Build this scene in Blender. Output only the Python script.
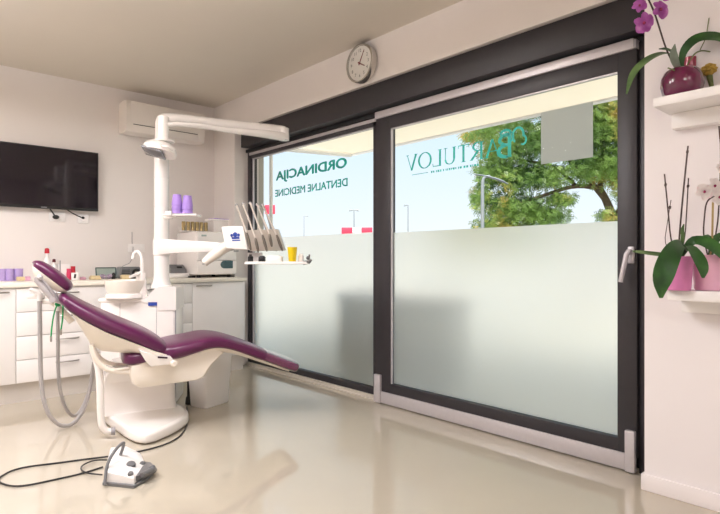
import bpy, bmesh, math, random
from mathutils import Vector, Matrix

random.seed(7)
C = bpy.context.scene.collection
PI = math.pi
for o in list(bpy.data.objects):
    bpy.data.objects.remove(o)

# ------------------------------------------------------------------ camera
F_PX, YAW, EYE = 548.0, math.radians(42.15), 1.07
S, K = math.sin(YAW), math.cos(YAW)
cam = bpy.data.cameras.new('camera')
cam.sensor_width = 36.0
cam.lens = F_PX / 720.0 * 36.0
cam.shift_y = 3.0 / 720.0
cam.clip_start = 0.02
cam.clip_end = 500
camo = bpy.data.objects.new('camera', cam)
C.objects.link(camo)
camo.location = (0, 0, EYE)
camo.rotation_euler = (PI / 2, 0, -YAW)
bpy.context.scene.camera = camo

# ------------------------------------------------------------------ world, sun, added fill lamps, exposure
sc = bpy.context.scene
sc.view_settings.view_transform = 'Standard'
sc.view_settings.look = 'None'
sc.view_settings.gamma = 1.0
sc.view_settings.use_curve_mapping = False
sc.view_settings.exposure = 0.0
sc.cycles.use_denoising = True
sc.cycles.sample_clamp_indirect = 6.0
sc.cycles.caustics_reflective = False
sc.cycles.max_bounces = 14
sc.cycles.diffuse_bounces = 6
sc.cycles.transparent_max_bounces = 16

world = bpy.data.worlds.new('world')
sc.world = world
world.use_nodes = True
wn = world.node_tree
wn.nodes.clear()
w_out = wn.nodes.new('ShaderNodeOutputWorld')
w_bg = wn.nodes.new('ShaderNodeBackground')
w_ramp = wn.nodes.new('ShaderNodeValToRGB')
w_sep = wn.nodes.new('ShaderNodeSeparateXYZ')
w_co = wn.nodes.new('ShaderNodeTexCoord')
wn.links.new(w_co.outputs['Generated'], w_sep.inputs[0])
wn.links.new(w_sep.outputs['Z'], w_ramp.inputs[0])
wn.links.new(w_ramp.outputs[0], w_bg.inputs[0])
wn.links.new(w_bg.outputs[0], w_out.inputs[0])
w_ramp.color_ramp.elements[0].position = 0.0
w_ramp.color_ramp.elements[0].color = (0.90, 0.925, 0.96, 1)
w_ramp.color_ramp.elements[1].position = 0.75
w_ramp.color_ramp.elements[1].color = (0.36, 0.58, 0.86, 1)
_e = w_ramp.color_ramp.elements.new(0.24)
_e.color = (0.66, 0.82, 0.955, 1)
w_bg.inputs[1].default_value = 1.16

sun = bpy.data.lights.new('sun', 'SUN')
sun.energy = 9.5
sun.angle = 0.02
sun.color = (1.0, 0.95, 0.86)
suno = bpy.data.objects.new('sun', sun)
C.objects.link(suno)
suno.rotation_euler = Vector((0.45, 0.35, -0.82)).to_track_quat('-Z', 'Y').to_euler()

FILL_LAMPS = [  # fill lamps added out of view to brighten the room: x, y, sizes, watts (down and up)
    (0.50, 2.30, 1.2, 0.6, 43.0),
    (-0.35, 3.5, 0.6, 1.0, 60.0),
    (-0.4, -1.1, 1.2, 0.6, 29.0),
    (1.2, -1.3, 0.6, 0.6, 7.0),
]
CEIL, HANG = 2.69, 2.45
for i, (lx, ly, sx, sy, watts) in enumerate(FILL_LAMPS):
    for up in (0, 1):
        l = bpy.data.lights.new('fill_light', 'AREA')
        l.shape = 'RECTANGLE'
        l.size, l.size_y = sx - 0.06, sy - 0.06
        l.energy = watts * (0.85 if up else 0.86)
        l.color = (0.97, 0.95, 0.985)
        lo = bpy.data.objects.new('fill_light', l)
        C.objects.link(lo)
        lo.location = (lx, ly, HANG + (0.035 if up else -0.035))
        lo.rotation_euler = (PI if up else 0, 0, 0)


# ------------------------------------------------------------------ helpers
def lin(hexs):
    out = []
    for i in (0, 2, 4):
        v = int(hexs[i:i + 2], 16) / 255.0
        out.append(v / 12.92 if v <= 0.04045 else ((v + 0.055) / 1.055) ** 2.4)
    return tuple(out) + (1.0,)


def mat(name, col, rough=0.5, metal=0.0, var=0.04, scale=8.0, bump=0.0, bscale=120.0, coat=0.0, spec=0.5, trans=0.0, alpha=1.0, sub=0.0):
    m = bpy.data.materials.new(name)
    m.use_nodes = True
    nt = m.node_tree
    b = nt.nodes['Principled BSDF']
    co = lin(col) if isinstance(col, str) else tuple(col) + (1.0,)
    tc = nt.nodes.new('ShaderNodeTexCoord')
    nz = nt.nodes.new('ShaderNodeTexNoise')
    nz.inputs['Scale'].default_value = scale
    nz.inputs['Detail'].default_value = 3
    nt.links.new(tc.outputs['Object'], nz.inputs['Vector'])
    rp = nt.nodes.new('ShaderNodeValToRGB')
    rp.color_ramp.elements[0].position = 0.3
    rp.color_ramp.elements[1].position = 0.7
    rp.color_ramp.elements[0].color = tuple(max(0, c * (1 - var)) for c in co[:3]) + (1,)
    rp.color_ramp.elements[1].color = tuple(min(1, c * (1 + var)) for c in co[:3]) + (1,)
    nt.links.new(nz.outputs[0], rp.inputs[0])
    nt.links.new(rp.outputs[0], b.inputs['Base Color'])
    b.inputs['Roughness'].default_value = rough
    b.inputs['Metallic'].default_value = metal
    b.inputs['Specular IOR Level'].default_value = spec
    b.inputs['Coat Weight'].default_value = coat
    b.inputs['Coat Roughness'].default_value = 0.08
    b.inputs['Transmission Weight'].default_value = trans
    b.inputs['Alpha'].default_value = alpha
    if bump:
        n2 = nt.nodes.new('ShaderNodeTexNoise')
        n2.inputs['Scale'].default_value = bscale
        n2.inputs['Detail'].default_value = 4
        nt.links.new(tc.outputs['Object'], n2.inputs['Vector'])
        bp = nt.nodes.new('ShaderNodeBump')
        bp.inputs['Strength'].default_value = bump
        bp.inputs['Distance'].default_value = 0.002
        nt.links.new(n2.outputs[0], bp.inputs['Height'])
        nt.links.new(bp.outputs[0], b.inputs['Normal'])
    return m


def mix_mat(name, make):
    m = bpy.data.materials.new(name)
    m.use_nodes = True
    nt = m.node_tree
    nt.nodes.clear()
    out = nt.nodes.new('ShaderNodeOutputMaterial')
    nt.links.new(make(nt), out.inputs[0])
    return m


def glass_mat(name, tint, refl):
    def make(nt):
        t = nt.nodes.new('ShaderNodeBsdfTransparent')
        t.inputs[0].default_value = tint + (1,)
        g = nt.nodes.new('ShaderNodeBsdfGlossy')
        g.inputs['Roughness'].default_value = 0.02
        f = nt.nodes.new('ShaderNodeFresnel')
        f.inputs[0].default_value = refl
        mx = nt.nodes.new('ShaderNodeMixShader')
        nt.links.new(f.outputs[0], mx.inputs[0])
        nt.links.new(t.outputs[0], mx.inputs[1])
        nt.links.new(g.outputs[0], mx.inputs[2])
        return mx.outputs[0]
    return mix_mat(name, make)


def film_mat(name, tint, share, rough, ior):
    """etched film: part scatters light evenly, part lets a blurred view through"""
    def make(nt):
        t = nt.nodes.new('ShaderNodeBsdfTranslucent')
        t.inputs[0].default_value = tint + (1,)
        g = nt.nodes.new('ShaderNodeBsdfRefraction')
        g.inputs['Color'].default_value = tint + (1,)
        g.inputs['Roughness'].default_value = rough
        g.inputs['IOR'].default_value = ior
        d = nt.nodes.new('ShaderNodeBsdfDiffuse')
        d.inputs[0].default_value = (0.82, 0.82, 0.79, 1)
        nz = nt.nodes.new('ShaderNodeTexNoise')
        nz.inputs['Scale'].default_value = 300
        tc = nt.nodes.new('ShaderNodeTexCoord')
        nt.links.new(tc.outputs['Object'], nz.inputs['Vector'])
        bp = nt.nodes.new('ShaderNodeBump')
        bp.inputs['Strength'].default_value = 0.05
        nt.links.new(nz.outputs[0], bp.inputs['Height'])
        nt.links.new(bp.outputs[0], g.inputs['Normal'])
        m1 = nt.nodes.new('ShaderNodeMixShader')
        m1.inputs[0].default_value = share
        nt.links.new(t.outputs[0], m1.inputs[1])
        nt.links.new(g.outputs[0], m1.inputs[2])
        m2 = nt.nodes.new('ShaderNodeMixShader')
        m2.inputs[0].default_value = 0.07
        nt.links.new(m1.outputs[0], m2.inputs[1])
        nt.links.new(d.outputs[0], m2.inputs[2])
        return m2.outputs[0]
    return mix_mat(name, make)


def leafy_mat(name, c0, c1, c2, scale=1.5, thru=0.45):
    def make(nt):
        tc = nt.nodes.new('ShaderNodeTexCoord')
        nz = nt.nodes.new('ShaderNodeTexNoise')
        nz.inputs['Scale'].default_value = scale
        nz.inputs['Detail'].default_value = 6
        nt.links.new(tc.outputs['Object'], nz.inputs['Vector'])
        rp = nt.nodes.new('ShaderNodeValToRGB')
        rp.color_ramp.elements[0].position = 0.36
        rp.color_ramp.elements[0].color = lin(c0)
        rp.color_ramp.elements[1].position = 0.70
        rp.color_ramp.elements[1].color = lin(c2)
        e = rp.color_ramp.elements.new(0.55)
        e.color = lin(c1)
        nt.links.new(nz.outputs[0], rp.inputs[0])
        b = nt.nodes.new('ShaderNodeBsdfPrincipled')
        b.inputs['Roughness'].default_value = 0.4
        nt.links.new(rp.outputs[0], b.inputs['Base Color'])
        t = nt.nodes.new('ShaderNodeBsdfTranslucent')
        nt.links.new(rp.outputs[0], t.inputs[0])
        mx = nt.nodes.new('ShaderNodeMixShader')
        mx.inputs[0].default_value = thru
        nt.links.new(b.outputs[0], mx.inputs[1])
        nt.links.new(t.outputs[0], mx.inputs[2])
        return mx.outputs[0]
    return mix_mat(name, make)


# where a pixel of the photograph lies: at a depth, on a height, on a wall
def at(px, py, w):
    r = (px - 360) / F_PX * w
    return Vector((K * r + S * w, -S * r + K * w, EYE + (260 - py) / F_PX * w))


def onz(px, py, z=0.0):
    return at(px, py, (z - EYE) / ((260 - py) / F_PX))


def onx(px, py, X):
    r = (px - 360) / F_PX
    return at(px, py, X / (S + K * r))


def ony(px, py, Y):
    r = (px - 360) / F_PX
    return at(px, py, Y / (K - S * r))


RIGHT = Vector((K, -S, 0))
FWD = Vector((S, K, 0))
UP = Vector((0, 0, 1))
RZC = -YAW
MX = {}


class MB:
    def __init__(self):
        self.bm = bmesh.new()

    def _face(self, vs):
        try:
            return self.bm.faces.new(vs)
        except ValueError:
            return None

    def box(self, c, s, rz=0.0, rot=None, bev=0.0, seg=2):
        m = Matrix.Translation(Vector(c))
        m = m @ (rot.to_4x4() if rot is not None else Matrix.Rotation(rz, 4, 'Z'))
        t = bmesh.new()
        bmesh.ops.create_cube(t, size=1.0)
        bmesh.ops.scale(t, vec=s, verts=t.verts)
        if bev:
            bmesh.ops.bevel(t, geom=list(t.edges), offset=bev, segments=seg, profile=0.5, affect='EDGES')
        bmesh.ops.transform(t, matrix=m, verts=t.verts)
        self.merge(t)
        return self

    def span(self, x0, x1, y0, y1, z0, z1, bev=0.0):
        return self.box(((x0 + x1) / 2, (y0 + y1) / 2, (z0 + z1) / 2), (abs(x1 - x0), abs(y1 - y0), abs(z1 - z0)), bev=bev)

    def merge(self, t):
        me = bpy.data.meshes.new('t')
        t.to_mesh(me)
        t.free()
        self.bm.from_mesh(me)
        bpy.data.meshes.remove(me)

    def tube(self, pts, r, seg=10, smooth=0, cap=True, flat=1.0):
        pts = [Vector(p) for p in pts]
        rs = list(r) if isinstance(r, (list, tuple)) else [r] * len(pts)
        for _ in range(smooth):
            np_, nr = [pts[0]], [rs[0]]
            for i in range(len(pts) - 1):
                a, b = pts[i], pts[i + 1]
                np_ += [a.lerp(b, 0.25), a.lerp(b, 0.75)]
                nr += [rs[i] * .75 + rs[i + 1] * .25, rs[i] * .25 + rs[i + 1] * .75]
            np_.append(pts[-1])
            nr.append(rs[-1])
            pts, rs = np_, nr
        t0 = (pts[1] - pts[0]).normalized()
        n = t0.orthogonal().normalized()
        if abs(t0.z) < 0.9:
            n = (UP - t0 * UP.dot(t0)).normalized()
        rings = []
        for i, p in enumerate(pts):
            a = pts[max(i - 1, 0)]
            b = pts[min(i + 1, len(pts) - 1)]
            t = (b - a).normalized() if (b - a).length > 1e-9 else t0
            n = (n - t * n.dot(t))
            n = n.normalized() if n.length > 1e-6 else t.orthogonal().normalized()
            bi = t.cross(n)
            rings.append([self.bm.verts.new(p + (n * math.cos(2 * PI * k / seg) * flat + bi * math.sin(2 * PI * k / seg)) * rs[i]) for k in range(seg)])
        for i in range(len(rings) - 1):
            for k in range(seg):
                self._face([rings[i][k], rings[i][(k + 1) % seg], rings[i + 1][(k + 1) % seg], rings[i + 1][k]])
        if cap:
            self._face(rings[0][::-1])
            self._face(rings[-1])
        return self

    def cyl(self, a, b, r, r2=None, seg=24):
        return self.tube([a, b], [r, r if r2 is None else r2], seg)

    def lathe(self, prof, c, seg=28, axis=None, cap=True, sx=1.0, rz=0.0):
        """prof: (radius, height) pairs; axis: direction the heights run along"""
        ax = Vector(axis).normalized() if axis is not None else UP
        q = UP.rotation_difference(ax).to_matrix() @ Matrix.Rotation(rz, 3, 'Z')
        rings = []
        for r, z in prof:
            rings.append([self.bm.verts.new(Vector(c) + q @ Vector((r * sx * math.cos(2 * PI * k / seg), r * math.sin(2 * PI * k / seg), z))) for k in range(seg)])
        for i in range(len(rings) - 1):
            for k in range(seg):
                self._face([rings[i][k], rings[i][(k + 1) % seg], rings[i + 1][(k + 1) % seg], rings[i + 1][k]])
        if cap:
            self._face(rings[0][::-1])
            self._face(rings[-1])
        return self

    def loft(self, secs, cap=True):
        rings = [[self.bm.verts.new(Vector(p)) for p in s] for s in secs]
        n = len(rings[0])
        for i in range(len(rings) - 1):
            for k in range(n):
                self._face([rings[i][k], rings[i][(k + 1) % n], rings[i + 1][(k + 1) % n], rings[i + 1][k]])
        if cap:
            self._face(rings[0][::-1])
            self._face(rings[-1])
        return self

    def prism(self, pts, off):
        """closed outline of 3D points pushed along a vector"""
        off = Vector(off)
        return self.loft([[Vector(p) for p in pts], [Vector(p) + off for p in pts]])

    def ball(self, c, r, rot=None, sub=2):
        t = bmesh.new()
        bmesh.ops.create_icosphere(t, subdivisions=sub, radius=1.0)
        rr = r if isinstance(r, (tuple, list)) else (r, r, r)
        bmesh.ops.scale(t, vec=rr, verts=t.verts)
        m = Matrix.Translation(Vector(c)) @ (rot.to_4x4() if rot is not None else Matrix.Identity(4))
        bmesh.ops.transform(t, matrix=m, verts=t.verts)
        self.merge(t)
        return self

    def quad(self, a, b, c, d):
        self._face([self.bm.verts.new(Vector(p)) for p in (a, b, c, d)])
        return self

    def build(self, name, material, parent=None, local=False, sharp=38, subsurf=0, recalc=True):
        bm = self.bm
        if recalc:
            bmesh.ops.recalc_face_normals(bm, faces=bm.faces)
        if parent is not None and not local:
            bmesh.ops.transform(bm, matrix=MX[parent.name].inverted(), verts=bm.verts)
        ang = math.radians(sharp)
        for f in bm.faces:
            f.smooth = True
        for e in bm.edges:
            if len(e.link_faces) == 2:
                e.smooth = e.calc_face_angle(0) < ang
        me = bpy.data.meshes.new(name)
        bm.to_mesh(me)
        bm.free()
        me.materials.append(material)
        o = bpy.data.objects.new(name, me)
        C.objects.link(o)
        if parent is not None:
            o.parent = parent
            MX[o.name] = MX[parent.name]
        else:
            MX[o.name] = Matrix.Identity(4)
        if subsurf:
            md = o.modifiers.new('subdivision', 'SUBSURF')
            md.levels = md.render_levels = subsurf
        return o


def thing(name, label, cat, loc=(0, 0, 0), rz=0.0, group=None):
    o = bpy.data.objects.new(name, None)
    o.empty_display_size = 0.05
    C.objects.link(o)
    o.location = loc
    o.rotation_euler = (0, 0, rz)
    MX[o.name] = Matrix.Translation(Vector(loc)) @ Matrix.Rotation(rz, 4, 'Z')
    o['label'] = label
    o['category'] = cat
    if group:
        o['group'] = group
    return o


def tag(o, label, cat, group=None, kind=None):
    o['label'] = label
    o['category'] = cat
    if group:
        o['group'] = group
    if kind:
        o['kind'] = kind
    return o


def center(o):
    """move a single-mesh thing's origin to the middle of its base"""
    xs = [v.co for v in o.data.vertices]
    c = Vector(((min(v.x for v in xs) + max(v.x for v in xs)) / 2, (min(v.y for v in xs) + max(v.y for v in xs)) / 2, min(v.z for v in xs)))
    o.data.transform(Matrix.Translation(-c))
    o.location = c
    MX[o.name] = Matrix.Translation(c)
    return o


def struct(o, label=None):
    o['kind'] = 'structure'
    if label:
        o['label'] = label
    return o


def sgroup(name, label):
    o = bpy.data.objects.new(name, None)
    o.empty_display_size = 0.05
    C.objects.link(o)
    MX[o.name] = Matrix.Identity(4)
    return struct(o, label)


def copy_tree(o, loc, label=None, group=None, parent=None, rz=None):
    c = o.copy()
    C.objects.link(c)
    if parent is not None:
        c.parent = parent
    else:
        c.location = loc
        if rz is not None:
            c.rotation_euler = (0, 0, rz)
        if label:
            c['label'] = label
        if group:
            c['group'] = group
    MX[c.name] = Matrix.Translation(Vector(loc)) if parent is None else MX[parent.name]
    for ch in list(o.children):
        copy_tree(ch, loc, parent=c)
    return c


# ------------------------------------------------------------------ materials
M = {}
M['wall'] = mat('wall_paint', 'e8e2df', 0.75, var=0.012, scale=2, bump=0.08, bscale=220)
M['pillar'] = mat('pillar_paint', 'eee9eb', 0.7, var=0.012, scale=2, bump=0.08, bscale=220)
M['ceil'] = mat('ceiling_paint', 'dcd5ca', 0.85, var=0.012, scale=2, bump=0.06, bscale=200)
M['floor'] = mat('resin_floor', 'bfb6a6', 0.06, var=0.03, scale=1.6, bump=0.025, bscale=9, coat=0.3)
M['base'] = mat('skirting_paint', 'efe9ea', 0.4, var=0.01)
M['anthracite'] = mat('anthracite_frame', '2e2b30', 0.42, var=0.03, scale=30, bump=0.05)
M['darkgap'] = mat('gap_shade_black', '17161a', 0.6, var=0.05)
M['alu'] = mat('satin_aluminium', 'c9c4c8', 0.38, metal=0.35, var=0.02, scale=40)
M['track'] = mat('pale_floor_track', 'cbc3b8', 0.45, var=0.02, scale=4)
M['boxdark'] = mat('shutter_box_paint', '2a272c', 0.45, var=0.03, scale=20)
M['glass'] = glass_mat('clear_glass', (0.98, 0.99, 0.985), 1.025)
M['film'] = film_mat('frosted_film', (1.0, 0.99, 0.955), 0.42, 0.62, 1.22)
M['paper'] = film_mat('grey_film', (0.48, 0.48, 0.47), 0.03, 0.6, 1.25)
M['teal'] = leafy_mat('teal_vinyl', '2fb8ae', '33beb4', '38c4ba', 4.0, 0.25)
M['white_gloss'] = mat('white_gloss_front', 'f1eeed', 0.22, var=0.01, coat=0.3)
M['worktop'] = mat('cream_worktop', 'ece6da', 0.35, var=0.03, scale=25)
M['plinth'] = mat('grey_plinth', 'd2ccc6', 0.5, var=0.03)
M['steel'] = mat('brushed_steel', 'a8a4a0', 0.28, metal=0.9, var=0.05, scale=60)
M['chrome'] = mat('chrome', 'cfcdc8', 0.10, metal=1.0, var=0.02)
M['unit'] = mat('unit_plastic', 'f0ebe8', 0.25, var=0.01, coat=0.35)
M['cream_plastic'] = mat('chair_shell_plastic', 'eee6db', 0.28, var=0.012, coat=0.3)
M['purple'] = mat('plum_leatherette', '561044', 0.33, var=0.05, scale=25, bump=0.10, bscale=260, coat=0.15)
M['purple_clear'] = mat('plum_under_clear_cover', '6a2c54', 0.16, var=0.05, scale=20, coat=0.7)
M['seam'] = mat('dark_plum_seam', '35102a', 0.5)
M['black'] = mat('black_plastic', '1b1a1c', 0.35, var=0.06)
M['screen'] = mat('black_screen', '16101a', 0.08, var=0.1, scale=1.2, coat=0.3)
M['gray'] = mat('grey_plastic', '6e6e70', 0.4, var=0.04)
M['midgray'] = mat('mid_grey_plastic', '98959a', 0.4, var=0.04)
M['hose'] = mat('grey_rubber_hose', 'aaa6a6', 0.45, var=0.04, scale=60)
M['instrument'] = mat('champagne_metal', 'd3c9c0', 0.3, metal=0.15, var=0.04)
M['grip'] = mat('dark_metal_grip', '6f675f', 0.35, metal=0.3)
M['lens'] = mat('lamp_lens', '77777c', 0.15, metal=0.3)
M['lilac'] = mat('lilac_plastic', 'a688d4', 0.35, var=0.04)
M['lilac_light'] = mat('pale_lilac_plastic', 'b7a2d8', 0.35, var=0.05, scale=20)
M['yellow'] = mat('yellow_plastic', 'f0cf16', 0.35, var=0.03)
M['red'] = mat('red_plastic', 'c22336', 0.4, var=0.05)
M['pinkred'] = mat('pink_red_plastic', 'd23a63', 0.4, var=0.05)
M['darkred'] = mat('dark_red_plastic', '5a1a22', 0.4)
M['green'] = mat('green_cord', '12a05c', 0.45, var=0.05)
M['white'] = mat('white_plastic', 'f2efee', 0.4, var=0.01)
M['ac'] = mat('ac_plastic', 'ece6e1', 0.4, var=0.01)
M['tealblack'] = mat('dark_display', '3f5a60', 0.2)
M['tealedge'] = mat('dark_teal_rim', '2f4a4c', 0.35)
M['mirror'] = mat('pale_mirror', 'b9c9c2', 0.12, metal=0.35)
M['wood'] = mat('pale_wood', 'd8c49a', 0.5, var=0.12, scale=25)
M['brass'] = mat('brass_lids', 'a89368', 0.3, metal=0.7, var=0.1)
M['blue'] = mat('blue_print', '24409a', 0.5)
M['clockface'] = mat('clock_face', 'e8e4e0', 0.5)
M['ink'] = mat('dark_ink', '35302f', 0.5)
M['clockred'] = mat('clock_hand_red', '7a3034', 0.4)
M['leaf'] = leafy_mat('orchid_leaf', '1f4a1c', '2f6424', '4d8438', 9.0, 0.12)
M['leaf_pale'] = leafy_mat('orchid_leaf_pale', '4a6a3c', '67874f', '7c9a5e', 9.0, 0.15)
M['stalk'] = mat('dark_stalk', '473535', 0.6, var=0.15, scale=40)
M['greenstalk'] = mat('green_stalk', '6d7a45', 0.6, var=0.15, scale=40)
M['cane'] = mat('tan_cane', 'b39a63', 0.6, var=0.1, scale=40)
M['petal'] = leafy_mat('magenta_petal', 'b557b4', 'cc75cc', 'db98d8', 30.0, 0.35)
M['petal_white'] = leafy_mat('white_petal', 'eee6e6', 'f6f2f0', 'f2d6de', 30.0, 0.35)
M['petal_core'] = mat('dark_pink_lip', '9a2c5c', 0.5, var=0.1)
M['plum_glaze'] = mat('plum_glaze', '660a3f', 0.10, var=0.12, scale=14, coat=0.8)
M['pinkpot'] = mat('pink_glaze', 'd97fb8', 0.28, var=0.10, scale=12, coat=0.4)
M['palepot'] = mat('pale_pink_glaze', 'e9b3cd', 0.28, var=0.06, scale=12, coat=0.4)
M['candle'] = mat('pink_glass', 'd8647c', 0.08, var=0.05, trans=0.5)
M['dried'] = mat('dried_yellow_flower', 'b89a46', 0.8, var=0.3, scale=60)
M['brown'] = mat('brown_bark', '8a5438', 0.7, var=0.3, scale=50)
M['concrete'] = mat('render_grey', 'b9b4ac', 0.8, var=0.06, scale=6, bump=0.2)
M['paving'] = mat('paving_outside', 'c6c1b6', 0.85, var=0.10, scale=3, bump=0.2)
M['hedge'] = leafy_mat('hedge_leaf', '2f4a26', '48672f', '6c8a48', 3.0, 0.3)
M['foliage'] = leafy_mat('tree_leaf', '537440', '8aa656', 'c8924e', 0.9, 0.5)
M['bark'] = mat('tree_bark', '6b5a4c', 0.9, var=0.25, scale=12, bump=0.6, bscale=30)
M['carpaint'] = mat('dark_car_paint', '55595a', 0.4, var=0.03, coat=0.5)
M['carglass'] = mat('car_glass', '2a3236', 0.08)
M['signred'] = mat('sign_red', 'd8304a', 0.5, var=0.03)
M['postgrey'] = mat('galvanised_post', '83898e', 0.5, var=0.04)


def _awning(nt):
    d = nt.nodes.new('ShaderNodeBsdfDiffuse')
    t = nt.nodes.new('ShaderNodeBsdfTranslucent')
    wv = nt.nodes.new('ShaderNodeTexNoise')
    wv.inputs['Scale'].default_value = 1.5
    tc = nt.nodes.new('ShaderNodeTexCoord')
    nt.links.new(tc.outputs['Object'], wv.inputs['Vector'])
    rp = nt.nodes.new('ShaderNodeValToRGB')
    rp.color_ramp.elements[0].color = lin('efe8db')
    rp.color_ramp.elements[1].color = lin('f5efe4')
    nt.links.new(wv.outputs[0], rp.inputs[0])
    nt.links.new(rp.outputs[0], d.inputs[0])
    nt.links.new(rp.outputs[0], t.inputs[0])
    mx = nt.nodes.new('ShaderNodeMixShader')
    mx.inputs[0].default_value = 0.45
    nt.links.new(d.outputs[0], mx.inputs[1])
    nt.links.new(t.outputs[0], mx.inputs[2])
    return mx.outputs[0]


M['awning'] = mix_mat('cream_awning_cloth', _awning)

# ------------------------------------------------------------------ room shell
D = 5.38       # back wall
XW = 2.77      # window wall
XR = 2.70      # wall with the shelves
Y0, Y1 = 1.005, 4.945   # window opening
struct(MB().span(-2.3, 3.05, -2.4, D + 0.2, -0.12, 0.0).build('floor', M['floor']), 'glossy beige poured floor')
struct(MB().span(-2.5, 3.05, -2.6, D + 0.2, CEIL, CEIL + 0.25).build('ceiling', M['ceil']), 'plain beige ceiling')
struct(MB().span(-2.5, XW, D, D + 0.2, 0, CEIL).build('wall_back', M['wall']), 'pale wall carrying the television')
w = MB()
w.span(XW, 3.05, 0.95, D + 0.2, 2.376, CEIL)
w.span(XW, 3.05, Y1, D + 0.2, 0, 2.376)
struct(w.build('wall_window', M['wall']), 'pale wall above and beside the glass front')
struct(MB().span(XR, 3.05, -2.6, Y0, 0, CEIL).build('wall_right', M['pillar']), 'white wall carrying the plant shelves')
struct(MB().span(-2.5, -2.3, -2.6, D, 0, CEIL).build('wall_left', M['wall']))
struct(MB().span(-2.3, XR, -2.6, -2.4, 0, CEIL).build('wall_rear', M['wall']))
bb = MB()
bb.span(XR - 0.014, XR, -2.4, Y0 + 0.004, 0, 0.075, bev=0.004)
bb.span(XR - 0.014, XR + 0.10, Y0, Y0 + 0.012, 0, 0.075, bev=0.004)
struct(bb.build('baseboard_right', M['base']), 'white skirting under the plant shelves')

# shutter box above the glass front
sb = sgroup('trim_1', 'dark roller shutter box above the glass front')
MB().span(2.80, 3.02, Y0 + 0.0, 4.87, 2.196, 2.374, bev=0.003).build('box_casing', M['boxdark'], sb)
MB().span(2.895, 3.0, Y0 + 0.002, 4.94, 2.165, 2.196).build('shadow_gap', M['darkgap'], sb)  # solid black strip in place of the shade beneath the box

# fixed pane: frame, glass, film, lettering
GXF = 2.952
w1 = sgroup('window_1', 'fixed glass pane with clear upper and frosted lower part')
fr = MB()
fr.span(2.92, 2.99, 4.875, Y1, 0.0, 2.165, bev=0.003)          # far jamb
fr.span(2.92, 2.99, 2.98, 3.075, 0.0, 2.165, bev=0.003)        # middle post
fr.span(2.92, 2.99, 3.0, 4.90, 0.020, 0.082, bev=0.003)        # bottom rail
fr.span(2.92, 2.99, 3.0, 4.90, 2.105, 2.165, bev=0.003)        # top rail
fr.span(2.88, 2.99, Y0, 1.098, 0.0, 2.165, bev=0.003)          # near jamb
fr.span(2.926, 2.99, Y0, 3.0, 0.0, 0.085)                      # sill behind the leaf
fr.build('frame', M['anthracite'], w1)
gk = MB()
gk.span(2.935, 2.95, 4.862, 4.876, 0.08, 2.106)
gk.span(2.935, 2.95, 3.07, 4.87, 2.096, 2.106)
gk.build('glazing_bead', M['alu'], w1)
MB().span(2.912, 2.922, 2.99, 4.90, 2.135, 2.16).build('head_track', M['alu'], w1)
MB().span(GXF - 0.005, GXF + 0.005, 3.07, 4.88, 0.078, 2.11).build('glass', M['glass'], w1)
FX = GXF + 0.008
MB().quad((FX, 3.07, 0.078), (FX, 3.07, 1.288), (FX, 4.88, 1.288), (FX, 4.88, 0.078)).build('frosted_film', M['film'], w1, recalc=False)

# sliding leaf
d1 = sgroup('door_1', 'sliding glass door leaf with clear upper and frosted lower part')
GX = 2.892
lf = MB()
lf.span(2.86, 2.918, 2.832, 2.98, 0.078, 2.13, bev=0.004)
lf.span(2.86, 2.918, 1.10, 1.197, 0.078, 2.13, bev=0.004)
lf.span(2.86, 2.918, 1.19, 2.84, 0.078, 0.160, bev=0.004)
lf.span(2.86, 2.918, 1.19, 2.84, 2.037, 2.13, bev=0.004)
lf.build('frame', M['anthracite'], d1)
be = MB()
be.span(2.868, 2.884, 2.822, 2.834, 0.16, 2.037)
be.span(2.868, 2.884, 1.2, 2.83, 2.030, 2.038)
be.build('glazing_bead', M['alu'], d1)
MB().span(2.850, 2.868, 1.152, 2.92, 0.008, 0.093, bev=0.003).build('bottom_rail_cover', M['alu'], d1)
for ya, yb in ((1.104, 1.153), (2.918, 2.985)):
    MB().span(2.838, 2.868, ya, yb, 0.006, 0.214, bev=0.005).build('corner_cap', M['alu'], d1)
MB().span(2.846, 2.866, 1.112, 2.98, 2.127, 2.180, bev=0.004).build('top_rail_cover', M['alu'], d1)
MB().span(2.846, 2.90, 1.098, 1.113, 2.127, 2.172, bev=0.004).build('top_end_cap', M['midgray'], d1)
hd = MB()
hp = onx(630.5, 252, 2.845)
hd.box((2.853, hp.y, hp.z - 0.015), (0.014, 0.032, 0.085), bev=0.005)
hd.cyl((2.86, hp.y, hp.z), (2.815, hp.y, hp.z), 0.013)
e2 = onx(620, 282, 2.80)
hd.tube([(2.815, hp.y - 0.004, hp.z + 0.006), (2.808, hp.y + 0.004, hp.z - 0.01), (2.806, e2.y, e2.z)], [0.012, 0.013, 0.012], 10)
hd.build('handle', M['alu'], d1)
MB().span(GX - 0.005, GX + 0.005, 1.19, 2.84, 0.155, 2.042).build('glass', M['glass'], d1)
FX2 = GX + 0.008
MB().quad((FX2, 1.19, 0.155), (FX2, 1.19, 1.272), (FX2, 2.84, 1.272), (FX2, 2.84, 0.155)).build('frosted_film', M['film'], d1, recalc=False)
pa, pb, pc, pd = [onx(x, y, FX2) for x, y in ((541, 163.5), (593, 158), (593, 102.5), (541, 112))]
MB().quad((FX2, pa.y, (pa.z + pb.z) / 2), (FX2, pb.y, (pa.z + pb.z) / 2), (FX2, pb.y, (pc.z + pd.z) / 2), (FX2, pa.y, (pc.z + pd.z) / 2)).build('grey_film_patch', M['paper'], d1, recalc=False)

tr = MB()
tr.span(2.893, 2.925, Y0, 4.94, 0.0, 0.010)
tr.span(2.903, 2.921, 2.99, 4.94, 0.010, 0.030)
struct(tr.build('trim_2', M['track']), 'aluminium floor track of the sliding door')


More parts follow.
